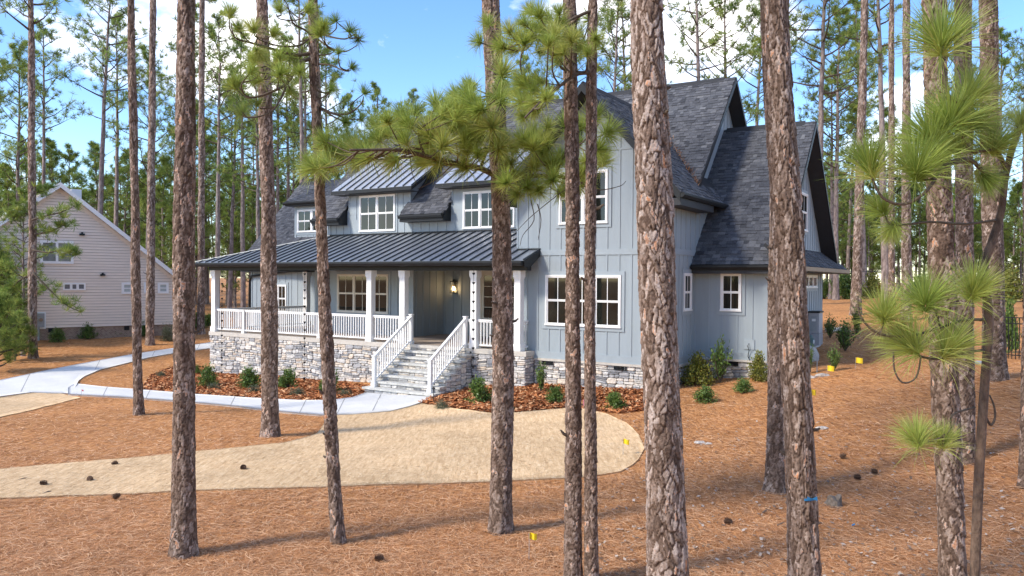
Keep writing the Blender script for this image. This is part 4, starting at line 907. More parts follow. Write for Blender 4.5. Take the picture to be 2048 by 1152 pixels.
def near_tree(key, label, bx, by, tx, wb, wt, Ht, kit, seed, curve_=0.0, cw=.055, ch=.115, depth=.014, crown_s=1.0, shade=.82, group='pines standing in the front yard'):
    B = gpx(bx,by); D = B[1]; d0 = ray(tx,0); top = CAMP+d0*(D/d0[1])
    lx = (top[0]-B[0])/(top[2]-B[2]); z0 = B[2]-.12
    rb_, rt_ = wb*D/FPX/2, wt*D/FPX/2; zt_ = top[2]
    def c_of(z):
        f = (z-B[2])/(zt_-B[2]); return (B[0]+lx*(z-B[2])*(1 if f < 1 else 1)+curve_*math.sin(math.pi*min(1.5,max(0,f))), B[1]+.02*math.sin(z*.9+seed), z)
    def r_of(z):
        f = (z-B[2])/(zt_-B[2])
        r = rb_+(rt_-rb_)*f if f < 1 else max(.03, rt_*(1-(z-zt_)/(B[2]+Ht-zt_)*.85))
        return r+rb_*.28*math.exp(-max(0,z-B[2])/.22)
    res = max(.0095, min(.05, D*.00125)); E_ = empty('pine_tree', (B[0],B[1],B[2]))
    me = bark_trunk(c_of, r_of, z0, zt_+.6, B[2]+Ht, seed, cw, ch, depth*1.25, res*1.3, int(max(56,min(190,2*math.pi*rb_/res))), shade)
    tr = link('trunk', me, E_); tr.location = (-B[0],-B[1],-B[2])
    ct = c_of(B[2]+Ht)
    k0 = KN[seed%2]; sc = crown_s
    cr_ = link('crown', k0[1], E_, (ct[0]-B[0], ct[1]-B[1], Ht-20*sc+.5), (0,0,seed*1.7), (sc,sc,sc))
    li = link('limbs', k0[2], E_, (ct[0]-B[0], ct[1]-B[1], Ht-20*sc+.5), (0,0,seed*1.7), (sc,sc,sc)); li['kind'] = 'stuff'
    gs = random.Random(seed*13)
    for q in range(gs.randint(2,4)):
        z = B[2]+gs.uniform(1.2,max(2,zt_-B[2]-.2)); c = np.array(c_of(z)); a = gs.choice((0,math.pi))+gs.uniform(-1,1); rr = r_of(z); dv = np.array([math.cos(a),math.sin(a),gs.uniform(-.1,.6)]); L_ = gs.uniform(.03,.085)*(1+D/30)
        mb = MB(); mb.tube([tuple(c+dv*rr*.7-B),tuple(c+dv*(rr+L_*.5)-B),tuple(c+dv*(rr+L_)+np.array([0,0,L_*.3])-B)],[.024,.018,.010],6); link('branch_stub', mb.mesh('branch_stub', m_twig), E_)
    tag(E_, label, 'tree', group); TREES[key] = (E_, B, c_of, r_of); return E_
near_tree('t365','thick pine trunk rising from the lower left foreground straw',366,1112,372,45,34,19,KT[1],1,cw=.05,ch=.13)
near_tree('t275','thin pine trunk whose foot stands just below the left walkway',277,830,262,18,13,19,KT[3],2,cw=.07,ch=.14,depth=.018)
near_tree('t540','pine trunk between walkway and straw lawn, left of the porch middle',541,872,524,34,22,20,KT[0],3,.04,cw=.07,ch=.14,depth=.018)
near_tree('t675','slim leaning pine with dark curved branches in the left foreground',677,1085,626,27,17,17,KT[1],4,-.04)
near_tree('t1000','pine with leafy low limbs right of the stair, foot in foreground straw',1001,1062,980,44,33,18,KT[2],5,.10)
near_tree('t1145','left one of the two slender reddish pines before the gabled bay',1146,1165,1139,33,24,16,KT[3],6,.02,.045,.085,.012)
near_tree('t1184','right one of the two slender reddish pines before the gabled bay',1184,1172,1186,25,18,16,KT[1],7,-.03,.04,.08,.011)
near_tree('t1320','broad pine trunk with flaky pink and orange bark plates, nearest to centre',1342,1310,1293,80,62,20,KT[0],8,.0,.052,.135,.017,shade=1.08)
near_tree('t1545','pine trunk standing directly behind the broad furrowed one at right',1549,982,1562,36,26,19,KT[3],10)
near_tree('t1600','broad furrowed pine trunk with a blue ribbon in the right foreground',1613,1265,1548,60,52,20,KT[1],9,.02,.036,.17,.017,shade=.92)
near_tree('t1890','large scaly pine trunk behind the bright needle tufts at right',1907,1235,1866,50,42,19,KT[2],11,.0,.05,.12,.015)
near_tree('t1925','scaly pine trunk right behind the large scaly one at the right',1930,922,1926,36,28,20,KT[0],12,cw=.07,ch=.13,depth=.018)
near_tree('t1985','stout pine in front of the metal fence near the right edge',1990,758,1976,40,31,21,KT[3],13,cw=.08,ch=.15,depth=.02)
near_tree('t2050','pine trunk cut off by the right edge of the picture',2056,975,2066,28,24,18,KT[1],14)
# --- foreground needle tufts
def tuft_set(n1, n2, wd, seed):
    out = []
    for k in range(6):
        g = np.random.default_rng(seed+k); V,F,T = needle_cloud(np.zeros((1,3)),np.array([[0,0,1.]]),n1,(.62,1.0),wd,g,[.55,.65,.75,.85,.95,.7][k],True)
        V2,F2,T2 = needle_cloud(np.array([[0,0,-.12]]),np.array([[0,0,1.]]),n2,(.5,.85),wd,g,.95,True)
        V = np.vstack([V,V2]); F = np.vstack([F,F2+n1*5]); T = np.vstack([T,T2]); T[:,0] = np.clip(T[:,0]*.6+.34,0,1)
        out.append(npmesh('needle_tuft',V,F,m_needle,False,T))
    return out
tufts = tuft_set(250,95,.0082,300); ntufts = tuft_set(430,170,.0046,320)
dtufts = []
for k in range(3):
    g = np.random.default_rng(350+k); V,F,T = needle_cloud(np.zeros((1,3)),np.array([[0,0,1.]]),170,(.55,1.0),.010,g,.8,True); T[:,0] = np.clip(T[:,0]*.45,0,1); dtufts.append(npmesh('needle_tuft',V,F,m_needle,False,T))
def at(px,py,D): d = ray(px,py); return CAMP+d*(D/d[1])
def smooth_path(P, n=4):
    P = [np.array(p) for p in P]; out=[]
    for i in range(len(P)-1):
        p0,p1,p2,p3 = P[max(0,i-1)],P[i],P[i+1],P[min(len(P)-1,i+2)]
        for k in range(n):
            t=k/n; out.append(.5*((2*p1)+(-p0+p2)*t+(2*p0-5*p1+4*p2-p3)*t*t+(-p0+3*p1-3*p2+p3)*t**3))
    out.append(P[-1]); return out
def branch(key, pts, r0, r1, tl=(), name='branch'):
    """a limb of a near tree through sight points (px, py, distance); tl: tufts (px,py,dist,radius,[dirpx,dirpy])"""
    E_,B = TREES[key][:2]; P = smooth_path([at(*p) for p in pts]); mb = MB(); mb.tube([tuple(p-B) for p in P],list(np.linspace(r0,r1,len(P))),6)
    o = link(name, mb.mesh(name, m_twig, True), E_); o['_p'] = 0; del o['_p']
    BR.append((o,B,P)); 
    for t in tl: tuft(o,B,at(*t[:3]),t[3],t[4] if len(t) > 4 else None)
    return o
BR = []
rt_g = np.random.default_rng(77)
def tuft(o, B, tip, rad, dirv=None, dark=False):
    d = Vector(dirv) if dirv is not None else Vector((rt_g.normal(0,.6),rt_g.normal(0,.6),rt_g.uniform(.2,1)))
    q = d.to_track_quat('Z','Y').to_euler(); ml = dtufts if dark == True else (ntufts if dark == 'near' else tufts)
    link('needle_tuft', ml[rt_g.integers(len(ml))], o, tuple(np.array(tip)-B), q, (rad,rad,rad))
def tuft_cloud(key, limbs, pts, rad, dep, seed, dark=False, sag=0):
    """tufts at sight points, each joined by a twig to the nearest limb"""
    g = np.random.default_rng(seed)
    for (px,py) in pts:
        D = dep+g.normal(0,.35); tip = at(px,py,D); best=None
        for (o,B,P) in limbs:
            dd = [np.linalg.norm(tip-p) for p in P]; k = int(np.argmin(dd))
            if best is None or dd[k] < best[0]: best=(dd[k],o,B,P[max(0,k-2)])
        _,o,B,q = best; m_ = (tip+q)/2+np.array([g.normal(0,.05),g.normal(0,.05),-.12*np.linalg.norm(tip-q)]); mb = MB(); P2 = smooth_path([q,m_,tip],3)
        mb.tube([tuple(p-B) for p in P2],list(np.linspace(.013,.006,len(P2))),5); link('twig', mb.mesh('twig', m_twig, True), o)
        d = P2[-1]-P2[-2]; d = d/np.linalg.norm(d)+np.array([0,0,.25])
        tuft(o,B,tip,rad*g.uniform(.8,1.15),d,dark)
def poly_pts(poly, n, seed, mind=14):
    g = np.random.default_rng(seed); P = np.array(poly,float); out=[]; tries=0
    while len(out) < n and tries < 20000:
        tries += 1; x = g.uniform(P[:,0].min(),P[:,0].max()); y = g.uniform(P[:,1].min(),P[:,1].max()); ins=False; j=len(P)-1
        for i in range(len(P)):
            if (P[i,1]>y)!=(P[j,1]>y) and x < (P[j,0]-P[i,0])*(y-P[i,1])/(P[j,1]-P[i,1])+P[i,0]: ins = not ins
            j=i
        if ins and all((x-a)**2+(y-b)**2 > mind**2 for a,b in out): out.append((x,y))
    return out
# centre pine: two spreading limbs full of bright tufts
D = TREES['t1000'][1][1]
BR.clear(); branch('t1000',[(985,348,D),(955,335,D-.3),(900,325,D-.7),(850,312,D-1.0),(800,300,D-1.3),(745,300,D-1.5),(700,300,D-1.7)],.045,.015)
branch('t1000',[(850,312,D-1.0),(838,280,D-1.1),(836,245,D-1.2)],.02,.008); branch('t1000',[(960,338,D-.2),(975,300,D-.5),(1000,260,D-.7),(1010,210,D-.8),(985,170,D-.9)],.025,.008)
LA = list(BR); tuft_cloud('t1000',LA,poly_pts([(600,330),(650,275),(740,255),(830,215),(900,205),(940,160),(985,110),(1010,160),(1015,300),(985,345),(900,345),(860,330),(760,320),(690,330),(620,345)],56,1,17),.35,D-.9,41)
BR.clear(); branch('t1000',[(1005,350,D),(1050,352,D-.3),(1110,352,D-.6),(1165,366,D-.9)],.045,.012); branch('t1000',[(1110,352,D-.6),(1130,310,D-.8),(1165,285,D-.9),(1200,245,D-1.0)],.02,.006)
branch('t1000',[(1060,352,D-.3),(1075,300,D-.5),(1068,260,D-.6)],.02,.008)
LB = list(BR); tuft_cloud('t1000',LB,poly_pts([(1010,300),(1060,250),(1120,255),(1190,225),(1225,250),(1200,290),(1215,330),(1185,390),(1120,385),(1060,395),(1010,385)],30,2,19),.33,D-.7,42)
for P in ([(1060,356),(1062,400),(1068,440),(1046,470),(1040,492)],[(1165,368),(1130,380),(1100,402),(1060,435),(1034,462)],[(1075,408),(1082,440),(1076,480)],[(1168,372),(1200,380),(1240,372),(1252,362)],[(745,300),(748,330),(760,355)],[(820,310),(824,345),(834,370)],[(905,330),(870,360),(835,378)]):
    branch('t1000',[(x,y,D-.6) for x,y in P],.009,.003,name='dead_twig')
# slender pine pair: high branch with tufts
D = TREES['t1184'][1][1]
BR.clear(); branch('t1184',[(1180,145,D),(1150,150,D-.2),(1110,180,D-.4),(1075,210,D-.6),(1050,235,D-.8)],.028,.010); branch('t1184',[(1186,20,D),(1140,40,D-.1),(1100,70,D-.2),(1060,80,D-.3),(1020,95,D-.4)],.02,.006)
LC = list(BR); tuft_cloud('t1184',LC,poly_pts([(1005,85),(1040,30),(1090,15),(1150,40),(1160,110),(1110,130),(1060,110),(1015,110)],26,3,13)+poly_pts([(1030,150),(1090,160),(1100,230),(1040,240)],12,4,15),.24,D-.3,43)
tuft_cloud('t1184',LC,[(1182,40),(1165,95),(1190,75),(1175,110),(960,85),(978,50)],.24,D-.2,44)
# leaning left pine: dark curved branches
D = TREES['t675'][1][1]
BR.clear()
for P,r in (([(630,105),(590,110),(545,98),(500,85),(470,75),(462,45)],.028),([(628,118),(600,125),(575,165),(540,185),(500,195),(478,175)],.034),([(575,165),(560,200),(540,225),(500,236),(485,225)],.018),([(626,70),(600,90),(560,92),(520,80),(508,68)],.016),([(630,75),(610,60),(585,45),(575,10),(560,-10)],.018),
            ([(590,42),(560,38),(552,28)],.01),([(588,42),(605,35),(613,24)],.01),([(570,165),(545,150),(520,145),(505,130)],.016),([(575,165),(578,140),(580,122)],.012),([(640,215),(670,228),(700,226),(722,208),(727,193)],.02),([(640,215),(670,235),(700,245)],.016),
            ([(632,65),(655,72),(690,78),(712,68),(722,82)],.014),([(632,75),(660,95),(690,103),(715,90)],.014),([(632,110),(660,108),(675,95)],.010),([(632,128),(660,130),(690,142),(702,140)],.014),([(632,200),(655,190),(662,180)],.012),([(655,72),(672,58),(673,46)],.01)):
    branch('t675',[(x,y,D-.15*i) for i,(x,y) in enumerate(P)],r,.006)
LD = list(BR); tuft_cloud('t675',LD,[(460,32),(478,60),(508,62),(513,100),(560,22),(613,22),(627,48),(505,125),(545,130),(580,115),(600,145),(560,150),(530,120),(478,165),(470,175),(485,228),(515,210),(560,120),(590,135),(545,70),(520,160),(500,145),(580,180),(640,70),(648,58)],.25,D-.4,45)
tuft_cloud('t675',LD,[(673,44),(700,64),(716,80),(677,108),(702,137),(660,182),(727,188),(720,238),(690,245),(648,65)],.20,D-.5,46,True)
# sapling at the right edge with long bright needles
D = 6.6
B = at(1950,1330,D); B = np.array([B[0],B[1],float(hgt(B[0],B[1]))]); E_ = empty('young_pine', tuple(B)); TREES['young'] = (E_,B); tag(E_,'young crooked pine with long bright green needle tufts at the right edge','tree')
BR.clear()
def yb(pts, r0, r1, nm='branch'): return branch('young',pts,r0,r1,(),nm)
tb_ = yb([(1948,1330,D),(1950,1150,D),(1958,950,D),(1970,760,D),(1978,640,D),(1968,540,D),(1985,480,D),(2003,420,D),(2012,350,D),(2030,280,D),(2060,220,D)],.043,.024,'trunk'); tb_.data.materials[0] = m_barkdark
yb([(1995,440,D),(1930,448,D-.1),(1860,444,D-.15),(1800,450,D-.2),(1778,447,D-.2),(1768,425,D-.2)],.012,.007)
yb([(2012,345,D),(1975,350,D-.1),(1940,320,D-.2),(1890,330,D-.3),(1855,380,D-.4),(1810,408,D-.4),(1765,395,D-.4),(1742,350,D-.4)],.020,.009)
yb([(2012,340,D),(1990,300,D-.1),(1940,300,D-.2),(1912,240,D-.3),(1895,180,D-.3),(1882,110,D-.3)],.020,.010); yb([(2035,270,D),(2010,275,D),(1980,290,D-.1)],.02,.01); yb([(2030,280,D),(2040,262,D)],.012,.008)
yb([(1940,320,D-.2),(1900,330,D-.3),(1860,360,D-.3),(1835,352,D-.3)],.012,.008)
yb([(1972,640,D),(1930,640,D-.1),(1880,655,D-.2),(1820,672,D-.3),(1760,668,D-.3),(1722,635,D-.3),(1715,592,D-.3)],.014,.008); yb([(1880,655,D-.2),(1870,620,D-.2),(1850,615,D-.25)],.01,.007); yb([(1972,700,D),(1930,705,D-.1),(1880,718,D-.2),(1840,712,D-.3),(1832,700,D-.3)],.013,.008)
yb([(1842,712,D-.3),(1832,755,D-.3),(1805,765,D-.3),(1789,740,D-.3),(1787,705,D-.3)],.008,.007); yb([(1972,836,D),(1982,850,D),(1990,835,D),(1988,812,D),(1979,790,D)],.012,.007); yb([(1950,815,D),(1905,830,D-.1),(1900,860,D-.15),(1870,880,D-.2),(1836,888,D-.2)],.010,.006)
LE = list(BR)
g = np.random.default_rng(9)
for (x,y,dd,rad,dx,dz_) in ((1882,95,-.3,.44,-.15,1),(1742,345,-.4,.34,-.3,1),(1832,348,-.3,.42,-.1,1),(1900,250,-.3,.40,.2,.7),(1865,285,-.25,.38,-.4,.7),(1930,200,-.2,.36,.5,.8),(1768,425,-.2,.22,-.5,.8),(1787,450,-.2,.2,-.3,-.6),(1850,612,-.25,.36,-.1,1),(1945,590,-.1,.34,.1,1),(1768,640,-.3,.30,-.2,1),(1830,698,-.3,.36,-.6,.7),(1890,705,-.2,.36,.5,.8),(1836,886,-.2,.27,-.1,1),(1885,890,-.15,.22,.2,.9),(2042,258,0,.26,.1,1),(1985,300,-.1,.30,.3,.6),(1915,300,-.2,.32,-.2,.4),(1960,345,-.1,.26,.2,-.3),(1948,250,-.2,.30,.6,.4)):
    tip = at(x,y,D+dd); k = min(range(len(LE)), key=lambda i: min(np.linalg.norm(tip-p) for p in LE[i][2])); q = min(LE[k][2], key=lambda p: np.linalg.norm(tip-p))
    if np.linalg.norm(tip-q) > .06:
        mb = MB(); mb.tube([tuple(q-B),tuple((q+tip)/2-B+np.array([0,0,-.03])),tuple(tip-B)],[.010,.009,.007],5); link('twig', mb.mesh('twig', m_twig, True), LE[k][0])
    tuft(LE[k][0],B,tip,rad*1.25,(dx,g.normal(0,.25),dz_),'near')
# ================================================================== trees further back
def mid_tree(label, bx, by, tx, w_px, kit, group, dep=None):
    P = gpx(bx,by)
    if dep:
        d = ray(bx,by); P = CAMP+d*(dep/d[1]); P[2] = float(hgt(P[0],P[1]))
    s = w_px*P[1]/FPX/.42; d0 = ray(tx,0); top = CAMP+d0*(P[1]/d0[1]); ln = math.atan2(top[0]-P[0], top[2]-P[2])
    o = tree_obj('pine_tree', kit, P, s, 0, (0,ln)); tag(o,label,'tree',group); o['k'] = 0; del o['k']; return o, P, s
GM = 'pines in the middle distance'
far_k = dict(cw=.10,ch=.17,depth=.022,shade=1.0,group=GM)
o66 = near_tree('t66','pine with small drooping boughs in front of the beige house',66,716,62,16,10,20,KT[3],21,**far_k); P66 = TREES['t66'][1]
mid_tree('thin young pine right beside the pine before the beige house',46,712,42,9,KB[2],GM)
near_tree('t300','straight pine between the beige house corner and the driveway',300,690,306,16,11,25,KT[0],22,**far_k)
near_tree('t402','pine behind the left porch column, beside the driveway end',402,668,404,14,10,25,KT[2],23,**far_k)
near_tree('t1712','thick based pine just right of the garage corner',1712,630,1730,20,12,25,KT[1],24,**far_k)
near_tree('t1783','narrow straight pine right of the thick based pine behind the garage',1783,613,1783,13,9,25,KT[3],25,**far_k)
near_tree('t1812','pale barked pine left of the needle tufts beyond the garage',1812,642,1813,19,12,25,KT[0],26,**far_k)
mid_tree('reddish pine standing just past the garage gutter end',1662,598,1668,10,KT[2],GM)
mid_tree('dark thin pine directly behind the thick based garage pine',1726,592,1716,11,KT[1],GM)
# boughs of the pine in front of the beige house
def bough(o, P, pts, seed, n, spread_px, D):
    g = np.random.default_rng(seed); Q = smooth_path([at(x,y,D) for x,y in pts]); s = o.scale[0]; inv = (Matrix.Translation(o.location) @ o.rotation_euler.to_matrix().to_4x4() @ Matrix.Diagonal((*o.scale,1))).inverted()
    mb = MB(); mb.tube([tuple(inv @ Vector(q)) for q in Q],list(np.linspace(.05,.012,len(Q))/s),5); b = link('branch', mb.mesh('branch', m_twig, True), o)
    tp = []; 
    for k in range(n):
        q = Q[g.integers(len(Q)//3,len(Q))]; t = q+g.normal(0,1,3)*spread_px*D/FPX*np.array([1,1,.6]); tp.append(np.array(inv @ Vector(t)))
    V,F,T = needle_cloud(np.array(tp),np.tile([0,0,1.],(n,1)),34,(.22/s,.36/s),.012/s,g,.9); link('needles', npmesh('needles',V,F,m_needle_far,False,T), b)
D = P66[1]
for i,P in enumerate(([(64,440),(90,432),(120,425),(150,412)],[(66,470),(100,462),(130,450)],[(62,430),(40,425),(15,440)],[(66,545),(85,565),(110,590),(135,612),(158,622)],[(64,550),(40,560),(15,585),(0,600)],[(62,390),(75,385),(95,380)],[(66,500),(95,505),(125,500),(152,508)],[(62,600),(40,610),(20,640)])):
    bough(o66,P66,P,60+i,26,9,D+(i%3-1)*.4)
# the woods
gz_ = np.random.default_rng(2024)
ORD = 'first second third fourth fifth sixth seventh eighth ninth tenth eleventh twelfth thirteenth fourteenth fifteenth sixteenth'.split()
def woods(n, x0, x1, d0, d1, kits, s0, s1, label, group, y_house=True):
    c = 0; tries = 0
    while c < n and tries < n*30:
        tries += 1; px = x0+(x1-x0)*(c+gz_.uniform(.1,.9))/n; D = gz_.uniform(d0,d1); P = at(px,560,D)
        u, v = (P[:2]-O3[:2])@U3[:2], (P[:2]-O3[:2])@V3[:2]
        if -21 < u < 10 and v < 15: continue
        q = P[:2]-NP; 
        if -13 < q@NN < 2 and abs(q@NA) < aR+1.5: continue
        P[2] = float(hgt(P[0],P[1]))-.05
        o = tree_obj('pine_tree', kits[gz_.integers(len(kits))], P, gz_.uniform(s0,s1), gz_.uniform(0,6.28), (gz_.normal(0,.018),gz_.normal(0,.018)))
        tag(o, (ORD[c]+' '+label+' counted from the left') if n < 17 else label, 'tree', group); c += 1
woods(8,-150,430,48,64,KT,1.0,1.2,'tall pine in the woods behind the beige house','tall pines behind the beige house')
woods(16,-150,470,60,80,KB,.95,1.25,'bushy mid height pine behind the beige house roof','bushy pines behind the beige house')
woods(9,430,660,46,62,KT,.85,1.05,'slender pine beyond the left end of the porch','slender pines beyond the porch')
woods(7,440,680,62,85,KB,.9,1.2,'bushy pine beyond the left end of the porch','bushy pines beyond the porch')
woods(5,660,960,60,74,KT,.80,.98,'pine top showing above the ridge left of the gabled bay','pine tops above the main ridge')
woods(7,980,1320,50,66,KT,.82,1.02,'pine rising behind the front gable peak','pines behind the front gable')
woods(6,1370,1720,46,64,KT,.98,1.2,'tall pine behind the right hand roof peaks','tall pines behind the right roofs')
woods(8,1700,2220,44,66,KT,.95,1.2,'tall pine in the woods past the far fence','tall pines past the far fence')
woods(16,1600,2250,66,90,KB,.8,1.2,'bushy green pine in the tree belt past the far fence','bushy pines past the far fence')
woods(16,-150,690,64,82,KB,.50,.75,'low bushy pine filling the woods left of the house','low bushy pines left')
woods(16,1600,2260,62,76,KB,.45,.70,'low bushy pine filling the tree belt right of the garage','low bushy pines right')
woods(12,-150,690,72,95,KB,.7,.95,'mid height bushy pine left of the house','mid height bushy pines left')
woods(15,1560,2280,68,90,KB,.62,.92,'mid height bushy pine behind the far fence right','mid height bushy pines right')
woods(34,1560,2300,58,74,KB,.5,.85,'green bushy pine massed along the far fence','massed pines along the far fence')
woods(20,-150,690,70,90,KB,.5,.9,'green bushy pine massed in the woods left of the porch','massed pines left')
woods(26,-200,700,85,125,KT+KB,.85,1.15,'distant pine deep in the woods left of the house','distant pines left')
woods(18,1250,2250,85,125,KT+KB,.8,1.1,'distant pine deep in the woods right of the house','distant pines right')

# woods behind the viewpoint, which the windows mirror
for k in range(34):
    a = R(185+170*(k+gz_.uniform(.2,.8))/34); D = gz_.uniform(24,48); P = np.array([D*math.cos(a)*1.15, D*math.sin(a), 0.0]); P[2] = float(hgt(P[0],P[1]))
    o = tree_obj('pine_tree', (KT+KB)[gz_.integers(7)], P, gz_.uniform(.9,1.15), gz_.uniform(0,6.28)); tag(o,'pine of the woods facing the house, seen only mirrored in windows','tree','pines facing the house')
# ================================================================== shrubs
def shrub_mesh(seed, nl, kind):
    """leaf sized faces on short twigs through a rounded or loose volume of unit height"""
    g = np.random.default_rng(seed); ns = {'globe':90,'grey':80,'loose':34,'yellow':110}[kind]; st = MB(); C=[]
    for k in range(ns):
        a = g.uniform(0,6.28); 
        if kind == 'loose': el = g.uniform(.7,1.45); L_ = g.uniform(.55,1.05)
        elif kind == 'grey': el = g.uniform(.05,1.3); L_ = g.uniform(.5,.75)
        else: el = g.uniform(.12,1.5); L_ = g.uniform(.72,1.0)
        d = np.array([math.cos(a)*math.cos(el),math.sin(a)*math.cos(el),math.sin(el)]); 
        if kind in ('globe','yellow'): e = d*np.array([.52,.52,.93])*L_
        elif kind == 'grey': e = d*np.array([.62,.62,.8])*L_
        else: e = d*np.array([.55,.55,.98])*L_
        if k < 26 or kind == 'loose': st.tube([(0,0,0),tuple(e*.5+g.normal(0,.02,3)),tuple(e)],[.012,.008,.003],3,False)
        m_ = nl//ns
        f = g.uniform(.45 if kind != 'loose' else .3,1.03,m_)[:,None]; C.append(e[None]*f+g.normal(0,.045 if kind != 'loose' else .035,(m_,3)))
    C = np.vstack(C); n = len(C); d = g.normal(0,1,(n,3))+C*1.4+np.array([0,0,.3]); d/=np.linalg.norm(d,axis=1,keepdims=True); le = g.uniform(.05,.095,(n,1))*(.75 if kind == 'grey' else 1)
    s = np.cross(d,g.normal(0,1,(n,3))); s/=np.linalg.norm(s,axis=1,keepdims=True); s*=le*(.30 if kind != 'grey' else .2)
    V = np.stack([C,C+d*le*.5+s,C+d*le,C+d*le*.5-s],1).reshape(-1,3); V[:,2] = np.maximum(V[:,2],.01); b = np.arange(n)*4
    T = np.zeros((n,4,4)); T[...,0] = np.clip(g.normal(.5,.22,n),0,1)[:,None]; T[...,3]=1
    mt = {'globe':m_leaf,'loose':m_leaf,'grey':m_leafg,'yellow':m_leafy}[kind]
    return npmesh('foliage',V,np.stack([b,b+1,b+2,b+3],-1),mt,False,T.reshape(-1,4)), st.mesh('stem',m_twig)
SK = {'globe':[shrub_mesh(1,2300,'globe'),shrub_mesh(2,2100,'globe'),shrub_mesh(3,2400,'globe')],'grey':[shrub_mesh(4,1700,'grey'),shrub_mesh(5,1500,'grey')],'loose':[shrub_mesh(6,900,'loose'),shrub_mesh(7,1100,'loose')],'yellow':[shrub_mesh(8,2600,'yellow')]}
g = np.random.default_rng(88)
def shrub(label, px, py, w_, h_, kind, group):
    P = gpx(px,py); D = P[1]; k = SK[kind][g.integers(len(SK[kind]))]; E_ = empty('shrub',(P[0],P[1],P[2]-.02)); E_.rotation_euler = (0,0,g.uniform(0,6.28))
    sx = w_*1.15*D/FPX/(1.04 if kind != 'grey' else 1.1); sz = h_*D/FPX/.96*(1.35 if kind == 'grey' else 1.1); E_.scale = (sx,sx,sz); link('foliage',k[0],E_); link('stem',k[1],E_); tag(E_,label,'shrub',group)
GL='shrubs in the left mulch bed'; GRT='shrubs in the right mulch bed'; GG='shrubs beside the garage'; GN='shrubs along the beige house'
shrub('green rounded shrub at the left corner of the stone porch base',416,773,40,42,'globe',GL)
shrub('low grey green shrub at the left corner of the stone porch base',428,779,36,20,'grey',GL)
shrub('green rounded shrub against the stone, left of the second trunk',497,776,46,42,'globe',GL)
shrub('low grey green shrub just left of the second trunk in the mulch',508,786,40,22,'grey',GL)
shrub('green rounded shrub under the middle rain chain',577,776,44,40,'globe',GL)
shrub('low grey green shrub in front of the shrub under the middle rain chain',593,791,42,24,'grey',GL)
shrub('green rounded shrub half hidden behind the leaning trunk',661,785,46,46,'globe',GL)
shrub('low grey green shrub right of the leaning trunk near the stair',690,792,40,20,'grey',GL)
shrub('small pale shrub in the straw island beside the walkway bend',320,754,27,18,'grey',GL)
shrub('small dark shrub peeking out beside the thick left trunk',394,748,16,18,'globe',GL)
shrub('large green rounded shrub right of the stone stair',957,806,50,52,'globe',GRT)
shrub('low feathery shrub beside the stair foot and black stake',884,818,36,28,'grey',GRT)
shrub('small shrub tucked behind the trunk right of the stair',1019,822,22,22,'globe',GRT)
shrub('thin sparse shrub against the stone below the left foundation vent',1082,786,34,58,'loose',GRT)
shrub('bright green rounded shrub left of the slender pine pair',1111,806,38,36,'globe',GRT)
shrub('bright green shrub below the right foundation vent',1229,819,44,36,'globe',GRT)
shrub('large yellow green shrub at the right corner of the bay',1397,770,62,62,'yellow',GG)
shrub('tall open branched shrub against the garage front wall',1440,766,58,84,'loose',GG)
shrub('small green globe shrub in straw below the yellow shrub',1411,805,46,34,'globe',GG)
shrub('small green globe shrub in straw under the garage vent',1487,785,40,29,'globe',GG)
shrub('yellow green shrub behind the left side of the broad furrowed trunk',1517,762,42,56,'yellow',GG)
shrub('dark leafy shrub right of the broad furrowed trunk by the meter',1616,748,26,56,'loose',GG)
shrub('dark shrub nearest the yellow flags beside the garage',1668,742,36,48,'loose',GG)
shrub('dark spreading shrub in the middle of the garage side row',1690,702,60,58,'loose',GG)
shrub('dark shrub close behind the grey utility cabinet',1660,676,36,42,'loose',GG)
shrub('dark upright shrub at the far end of the garage side row',1714,668,34,52,'loose',GG)
shrub('tall dark shrub beside the stout pine at the metal fence',2018,706,34,110,'globe',GG)
shrub('round shrub nearest the meter on the beige house',115,684,34,28,'globe',GN); shrub('second round shrub from the meter along the beige house',175,678,36,30,'globe',GN)
shrub('third round shrub from the meter along the beige house',232,673,38,31,'globe',GN); shrub('round shrub behind the thin left trunk at the beige house',286,672,34,32,'globe',GN)
shrub('pale loose shrub near the right corner of the beige house',336,682,34,46,'grey',GN); shrub('dark green shrub behind the pine near the driveway end',398,657,36,34,'globe',GN); shrub('round dark shrub left of the porch corner column',416,652,26,26,'globe',GN)
for i,(px,py,w_,h_) in enumerate(((1690,598,60,60),(1745,596,50,46),(1840,600,70,48),(2010,604,80,70),(1650,598,30,40),(1930,600,60,40))):
    shrub(('leafy bush behind the far fence right of the garage','leafy bush behind the far fence near the dark thin pine','leafy bush at the far fence behind the scaly trunk','big leafy bush at the far fence by the right edge','leafy bush at the far fence beside the garage corner','leafy bush at the far fence between the scaly trunks')[i],px,py,w_,h_,'yellow' if i%2 else 'globe','bushes at the far fence')
# young pines at the left edge
for i,(px,py,s,lab) in enumerate(((-6,745,.85,'low bushy young pine at the lower left edge'),(30,722,.75,'small bushy young pine in front of the beige house meter'),(-10,690,1.5,'taller bushy young pine cut off by the left edge'))):
    P = gpx(px,py); o = tree_obj('young_pine',KS[i%2],P,s,i*2.,(0,0)); tag(o,lab,'tree','young pines at the left edge')
